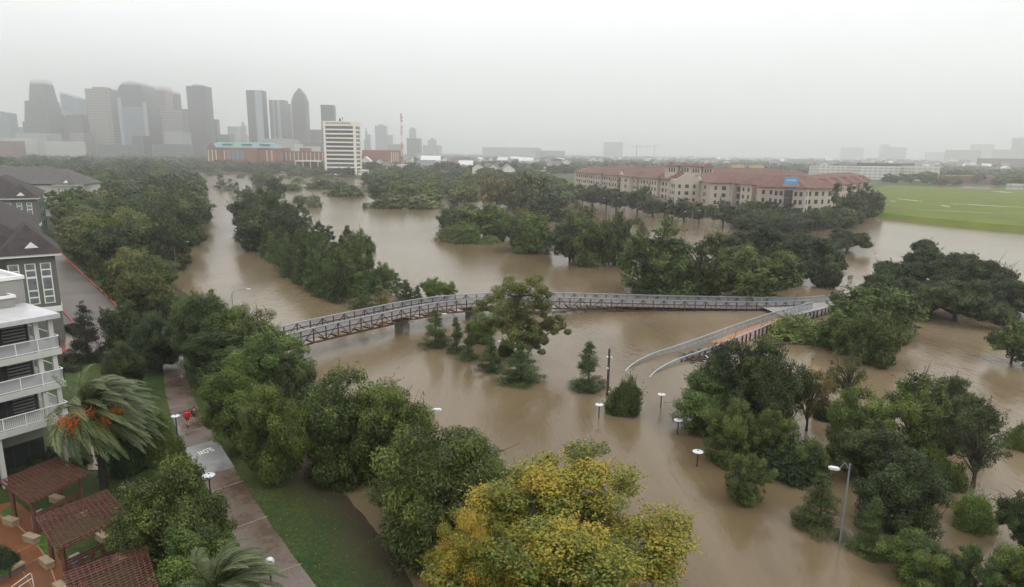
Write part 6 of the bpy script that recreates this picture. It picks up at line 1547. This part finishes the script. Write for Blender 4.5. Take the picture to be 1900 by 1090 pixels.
TW = [
 (0, 25, 206, 2100, 'blue', 'pale glass tower cut by the left edge of the photo', 'slant', dict(s=.05)), (24, 40, 236, 2300, 'grey', 'faint low block right of the leftmost glass tower', 'box', {}),
 (50, 101, 146, 1950, 'dark', 'tall dark stepped tower whose head disappears into the cloud, at the left', 'flare', {}),
 (96, 135, 197, 2000, 'dark', 'dark slope shouldered tower beside the tall stepped one', 'slant', dict(s=.22)), (133, 161, 213, 1960, 'dark', 'dark square block right of the slope shouldered tower', 'box', {}),
 (125, 156, 171, 2250, 'blue', 'pale blue tower with slanting top behind the dark square block', 'slant', dict(s=.10)), (158, 176, 217, 2050, 'grey', 'low dark grey block left of the beige tower', 'box', {}),
 (168, 213, 165, 1950, 'beige', 'beige grey tower with cut corners and a small crown', 'notch', dict(cap=(.5, 6, 'beige'))), (212, 232, 189, 2150, 'grey', 'grey blue block between the beige tower and the round headed one', 'box', {}),
 (224, 260, 128, 2250, 'grey', 'tower lost in the cloud behind the round headed one', 'box', {}), (229, 281, 150, 1960, 'dark', 'round headed tower with pale blue strips down its front', 'vault', dict(fins=[(.0, .13, .78, 'silver'), (.13, .87, .66, 'blue'), (.87, 1, .72, 'silver')])),
 (278, 316, 160, 2100, 'pink', 'pinkish granite tower right of the round headed one', 'notch', {}), (312, 335, 170, 2200, 'dark', 'dark narrow tower behind the pinkish one', 'box', {}),
 (308, 344, 205, 1980, 'beige', 'broad beige block in front of the dark narrow tower', 'box', {}), (341, 358, 203, 2080, 'grey', 'grey block left of the tallest dark tower', 'box', {}),
 (354, 390, 160, 1950, 'dark', 'tall dark tower with a raised crown, right end of the dense group', 'notch', dict(cap=(.45, 5, 'dark'))), (386, 396, 197, 2000, 'grey', 'slim slab against the right side of the tall dark tower', 'box', {}), (394, 407, 222, 2040, 'grey', 'low grey slab ending the dense tower group', 'box', {}),
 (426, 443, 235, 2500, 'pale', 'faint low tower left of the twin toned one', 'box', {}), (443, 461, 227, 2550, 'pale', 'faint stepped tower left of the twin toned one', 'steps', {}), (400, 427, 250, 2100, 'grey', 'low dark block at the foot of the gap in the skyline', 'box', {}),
 (463, 493, 168, 1950, 'dark', 'twin toned tower, dark left half and pale rounded right half', 'notch', dict(fins=[(.58, 1.0, 1.0, 'silver')])), (505, 532, 186, 1980, 'grey', 'tower with pale vertical stripes right of the twin toned one', 'box', dict(fins=[(.25, .35, 1, 'silver'), (.55, .75, 1, 'silver')])),
 (530, 542, 193, 2030, 'grey', 'narrow tower joined to the striped one', 'box', {}), (546, 571, 163, 1960, 'dark', 'slender dark tower with a pointed top', 'taper', {}), (571, 601, 241, 2100, 'grey', 'broad low grey block between the pointed tower and the white office block', 'box', {}),
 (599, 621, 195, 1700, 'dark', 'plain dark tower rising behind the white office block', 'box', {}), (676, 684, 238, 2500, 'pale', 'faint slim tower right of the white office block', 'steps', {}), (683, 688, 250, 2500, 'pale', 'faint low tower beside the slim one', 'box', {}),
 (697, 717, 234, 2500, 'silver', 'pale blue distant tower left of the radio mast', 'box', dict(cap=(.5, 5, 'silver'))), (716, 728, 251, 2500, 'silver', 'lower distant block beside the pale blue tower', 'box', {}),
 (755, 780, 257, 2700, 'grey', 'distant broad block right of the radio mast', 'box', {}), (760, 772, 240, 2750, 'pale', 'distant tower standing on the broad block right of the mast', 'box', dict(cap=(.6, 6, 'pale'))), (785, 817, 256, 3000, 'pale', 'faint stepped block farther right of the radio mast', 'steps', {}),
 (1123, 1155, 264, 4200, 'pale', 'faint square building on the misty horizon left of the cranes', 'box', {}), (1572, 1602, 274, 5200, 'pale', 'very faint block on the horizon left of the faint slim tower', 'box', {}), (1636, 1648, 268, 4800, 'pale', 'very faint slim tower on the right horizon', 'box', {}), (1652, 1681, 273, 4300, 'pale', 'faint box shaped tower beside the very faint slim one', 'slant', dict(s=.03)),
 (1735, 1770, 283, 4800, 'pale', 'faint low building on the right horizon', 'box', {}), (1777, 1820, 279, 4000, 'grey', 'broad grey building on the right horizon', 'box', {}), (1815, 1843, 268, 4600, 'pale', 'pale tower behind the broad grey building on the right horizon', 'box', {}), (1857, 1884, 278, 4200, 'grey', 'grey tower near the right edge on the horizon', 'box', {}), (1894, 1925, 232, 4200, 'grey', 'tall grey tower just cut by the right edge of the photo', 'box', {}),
 (1858, 1930, 295, 1700, 'brick', 'red brick block at the right edge above the field', 'box', {})]
for px0, px1, py, Y, f_, lb, sh, kw in TW:
    cat = 'skyscraper' if py < 262 else 'building'
    tower(px0, px1, py, Y, f_, lb, sh, name='skyscraper' if cat == 'skyscraper' else 'distant_building', cat=cat, **kw)
LOW = [(33, 90, 247, 1750, 'pale', 'pale beige hall at the foot of the left towers', 60), (-20, 46, 257, 1600, 'white', 'low white hall at the far left', 50), (86, 135, 262, 1500, 'white', 'low cream building in front of the slope shouldered tower', 50), (133, 160, 247, 1900, 'beige', 'pale block at the foot of the dark square tower', 40),
 (185, 238, 269, 1700, 'grey', 'dark parking deck below the beige tower', 60), (283, 336, 268, 1700, 'grey', 'grey deck below the pinkish tower', 60), (308, 342, 245, 1850, 'pale', 'pale low block below the broad beige block', 50), (248, 268, 252, 1900, 'dark', 'dark entrance block below the round headed tower', 40),
 (488, 545, 258, 1700, 'pale', 'pale low block behind the green roofed hall', 50), (546, 557, 268, 1300, 'white', 'white box shaped building above the brick annex', 20), (556, 590, 272, 1350, 'white', 'long low white roof above the brick annex', 20), (560, 602, 266, 1500, 'grey', 'low grey parking deck right of the white box', 30),
 (0, 30, 262, 1400, 'brick', 'low brick building at the far left', 30), (720, 745, 268, 1900, 'pale', 'low pale building left of the radio mast, far', 40)]
for px0, px1, py, Y, f_, lb, dp in LOW: tower(px0, px1, py, Y, f_, lb, 'box', dep=dp, name='low_building', cat='building')
# flat roofed buildings of the town, given by top and base rows
def flat(px0, px1, pt, pb, f_, label, dep=None, group=None, name='flat_roofed_building', roofc=None):
    P = at((px0+px1)/2, pb, 1.2); Y = min(P.y, 3500); return tower(px0, px1, pt, Y, f_, label, 'box', dep=dep or 18, name=name, cat='building')
flat(736, 795, 306, 318, 'white', 'long low white building at the foot of the radio mast'); flat(752, 770, 308, 321, 'brick', 'low brick and white building right of the mast foot'); flat(795, 830, 313, 322, 'white', 'white walled store behind the far shore wood', 14)
flat(700, 713, 299, 308, 'white', 'small white block between the office block and the mast'); flat(815, 841, 318, 332, 'brick', 'low brown building with a white roof edge beside the far shore wood', 12); flat(773, 805, 285, 298, 'white', 'cream three storey house left of the big round town tree'); flat(929, 954, 301, 312, 'white', 'two white cube houses among the town trees')
flat(1005, 1020, 318, 331, 'white', 'cream corner house beside the apartments'); flat(963, 1005, 300, 304, 'beige', 'low beige roof among the town trees'); flat(895, 1003, 274, 290, 'pale', 'long pale three storey terrace on the horizon'); flat(994, 1048, 280, 291, 'grey', 'long grey warehouse with a white roof edge')
flat(970, 998, 290, 297, 'white', 'white low warehouse in front of the grey one'); flat(1198, 1225, 296, 303, 'white', 'small white building behind the apartment towers'); flat(1520, 1602, 309, 331, 'white', 'left part of the long white apartment row beyond the red roofs', 25); flat(1600, 1700, 310, 334, 'white', 'middle part of the long white apartment row beyond the red roofs', 25)
flat(1698, 1748, 309, 336, 'white', 'right part of the long white apartment row beyond the red roofs', 25); flat(1602, 1700, 303.5, 328, 'dark', 'dark stepped roof behind the long white apartment row', 15); flat(1800, 1858, 309, 322, 'pink', 'pale pink hall with arches above the field'); flat(1770, 1860, 327, 340, 'brick', 'dark red low building at the far side of the field', 20)
flat(1885, 1910, 342, 352, 'pale', 'small pale kiosk at the right edge of the field', 6)
flat(1470, 1520, 296, 303, 'grey', 'grey flat roofed block behind the long red roof'); flat(1560, 1600, 297, 303, 'grey', 'second grey flat roofed block behind the long red roof')
# tower cranes on the horizon
for px, arm, lb in [(1181, (1170, 1206), 'yellow grey tower crane faint on the horizon, left one'), (1214, (1196, 1224), 'very faint tower crane on the horizon, right one')]:
    Y = 3200 if px < 1200 else 4200; x_ = X(px, Y); zt = Z(px, 271, Y); o = empty('tower_crane', (x_, Y, 1), 0, lb, 'crane')
    MB().bar((0, 0, 0), (0, 0, zt), 2.6).build('mast', FAC['grey'], o); MB().bar((X(arm[0], Y)-x_, 0, zt-2), (X(arm[1], Y)-x_, 0, zt-2), 2.2).bar((0, 0, zt), (0, 0, zt+7), 1.2).build('jib', FAC['grey'], o)
# small houses with pitched roofs
roofs = [mat('house_roof_grey', (.15, .15, .155), .7), mat('house_roof_brown', (.12, .09, .075), .7), mat('house_roof_white', (.55, .56, .56), .5)]
hw = [mat('house_white', (.62, .60, .54), .8), mat('house_tan', (.40, .34, .26), .8)]
HP = []
for k in range(6):
    L_, W2, h_ = (14, 9, 6.5) if k % 2 else (18, 10, 8)
    w = MB(); w.box(-W2/2, W2/2, -L_/2, L_/2, 0, h_); w.add([(-W2/2, -L_/2, h_), (W2/2, -L_/2, h_), (0, -L_/2, h_+3.6)], [(0, 1, 2)]); wm_ = w.mesh('house_wall', hw[k % 2 if k < 4 else 0])
    w = MB(); a = W2/2+.5; l_ = L_/2+.5
    w.add([(-a, -l_, h_-.3), (0, -l_, h_+3.9), (0, l_, h_+3.9), (-a, l_, h_-.3), (-a, -l_, h_-.05), (0, -l_, h_+4.2), (0, l_, h_+4.2), (-a, l_, h_-.05)], [(0, 3, 2, 1), (4, 5, 6, 7), (0, 1, 5, 4), (2, 3, 7, 6), (3, 0, 4, 7)])
    w.add([(a, -l_, h_-.3), (0, -l_, h_+3.9), (0, l_, h_+3.9), (a, l_, h_-.3), (a, -l_, h_-.05), (0, -l_, h_+4.2), (0, l_, h_+4.2), (a, l_, h_-.05)], [(1, 2, 3, 0), (7, 6, 5, 4), (4, 5, 1, 0), (6, 7, 3, 2), (7, 4, 0, 3)])
    rm_ = w.mesh('house_roof', roofs[k % 3]); 
    w = MB()
    for sx in (-1.8, 1.8):
        for z_ in (1.2, 4.2): w.box(sx-.5, sx+.5, -L_/2-.06, -L_/2-.003, z_, z_+1.5)
    HP.append((wm_, rm_, w.mesh('house_window', M['glass'])))
def house(p, rz, k, label, group=None, s=1.0):
    o = empty('house', (p[0], p[1], 1.15), rz, label, 'house', group); o.scale = (s, s, s); link('wall', HP[k][0], o); link('roof', HP[k][1], o); link('windows', HP[k][2], o)
for px, py, k, rz, lb in [(860, 325, 1, .1, 'tan gabled house, leftmost of the three gables behind the far shore wood'), (888, 327, 4, .0, 'white gabled house in the middle of the three gables'), (917, 329, 4, -.05, 'white gabled house, rightmost of the three gables'), (942, 330, 0, .1, 'white house with a smaller gable right of the three')]:
    P = at(px, py+2, 1.2); house(P, rz, k, lb, s=1.25)
rng = random.Random(21); pl = []
for (pp, n, sp, sd_) in [([(600, 322), (1060, 330), (1060, 303), (600, 301)], 60, 26, 1), ([(1060, 312), (1900, 324), (1900, 301), (1060, 296)], 190, 32, 2)]:
    poly = px_poly(pp, 1.2); xs = [p[0] for p in poly]; ys = [p[1] for p in poly]; c_ = 0; tr_ = 0
    while c_ < n and tr_ < 9000:
        tr_ += 1; x_, y_ = rng.uniform(min(xs), max(xs)), rng.uniform(min(ys), max(ys))
        if sdist(np.array([x_]), np.array([y_]), poly)[0] < 0 or any(abs(x_-q[0]) < sp*.6 and abs(y_-q[1]) < sp for q in pl): continue
        pl.append((x_, y_)); c_ += 1
        house((x_, y_), rng.choice([0, 1.57])+rng.uniform(-.2, .2), rng.randrange(6), 'small pitched roof house scattered among the misty town trees', 'small houses of the far town', rng.uniform(1, 1.7))

# ------------------------------------------------------------------ mist and low cloud
def volume(name, x0, x1, y0, y1, z0, z1, dens, col, aniso=0.0, noise=None):
    w = MB(); w.box(x0, x1, y0, y1, z0, z1); m = bpy.data.materials.new(name); m.use_nodes = True; t = m.node_tree; t.nodes.clear()
    o_ = t.nodes.new('ShaderNodeOutputMaterial'); v = t.nodes.new('ShaderNodeVolumePrincipled'); v.inputs['Density'].default_value = dens; v.inputs['Color'].default_value = (*col, 1); v.inputs['Anisotropy'].default_value = aniso
    t.links.new(v.outputs[0], o_.inputs['Volume']); o = w.build(name, m); tag(o, kind='stuff'); return o
volume('haze', -8900, 8900, -300, 8900, -4, 300, HAZE_D, (.998, .999, 1.0), .7)
o = volume('low_cloud', -8700, 8700, 500, 8700, 196, 275, .013, (.999, .999, 1.0), .6)
# the cloud thickens from a veil overhead to a bank over downtown and sinks towards the horizon
xs_ = [-8700, -1000, -700, -300, 8700]; ys_ = [300, 1850, 3300, 8700]; tx_ = [1, 1, .8, .5, .42]; ty_ = [.01, 1, 1, 1]; lo_z = [203, 203, 175, 40]
w = MB(); nx_ = len(xs_); ny_ = len(ys_); lo_ = [(x_, y_, lo_z[j]) for j, y_ in enumerate(ys_) for x_ in xs_]
hi_ = [(x_, y_, lo_z[j]+83*tx_[i]*ty_[j]) for j, y_ in enumerate(ys_) for i, x_ in enumerate(xs_)]; nn = len(lo_); fs_ = []
for j in range(ny_-1):
    for i in range(nx_-1): a = j*nx_+i; fs_ += [(a, a+nx_, a+nx_+1, a+1), (nn+a, nn+a+1, nn+a+nx_+1, nn+a+nx_)]
e_ = (ny_-1)*nx_
for i in range(nx_-1): fs_ += [(i, i+1, nn+i+1, nn+i), (e_+i+1, e_+i, nn+e_+i, nn+e_+i+1)]
for j in range(ny_-1): fs_ += [(j*nx_+nx_, j*nx_, nn+j*nx_, nn+j*nx_+nx_), (j*nx_+nx_-1, j*nx_+2*nx_-1, nn+j*nx_+2*nx_-1, nn+j*nx_+nx_-1)]
w.add(lo_+hi_, fs_)
o.data = w.mesh('low_cloud', o.data.materials[0])
print('LONG LABELS', LW)

# fallen leaves on the path and the lawn under the bank trees: nobody could count them
rng = np.random.default_rng(9); ctr = [at(430, 880, ZP), at(380, 800, ZP), at(520, 960, ZP), at(560, 1040, ZP), at(410, 950, ZP)]; P_ = []
for c_ in ctr:
    q = rng.normal(size=(420, 2))*np.array([2.6, 3.2])+np.array([c_.x, c_.y]); P_.append(q)
P_ = np.concatenate(P_); z_ = np.maximum(ground_z(P_[:, 0], P_[:, 1]), .0)
onp = sdist(P_[:, 0], P_[:, 1], [tuple(p[:2]) for p in L_PATH]); z_ = np.where(onp > 0, ZP+.012, z_+.02)
a_ = rng.uniform(0, 6.28, len(P_)); l_ = rng.uniform(.03, .07, len(P_)); T_ = np.stack([np.cos(a_), np.sin(a_), np.zeros_like(a_)], 1)*l_[:, None]; B_ = np.stack([-np.sin(a_), np.cos(a_), np.full_like(a_, .25)], 1)*l_[:, None]*.55
Pz = np.concatenate([P_, z_[:, None]], 1); V = np.stack([Pz-T_, Pz+B_, Pz+T_, Pz-B_], 1).reshape(-1, 3); V[:, 2] = np.maximum(V[:, 2], .01)
tag(link('leaf_litter', np_mesh('leaf_litter', V, np.arange(len(V)).reshape(-1, 4), M['mixed'], rng.random(len(P_)))), 'scattered fallen leaves on the riverside path and the grass beside it', 'leaves', kind='stuff')
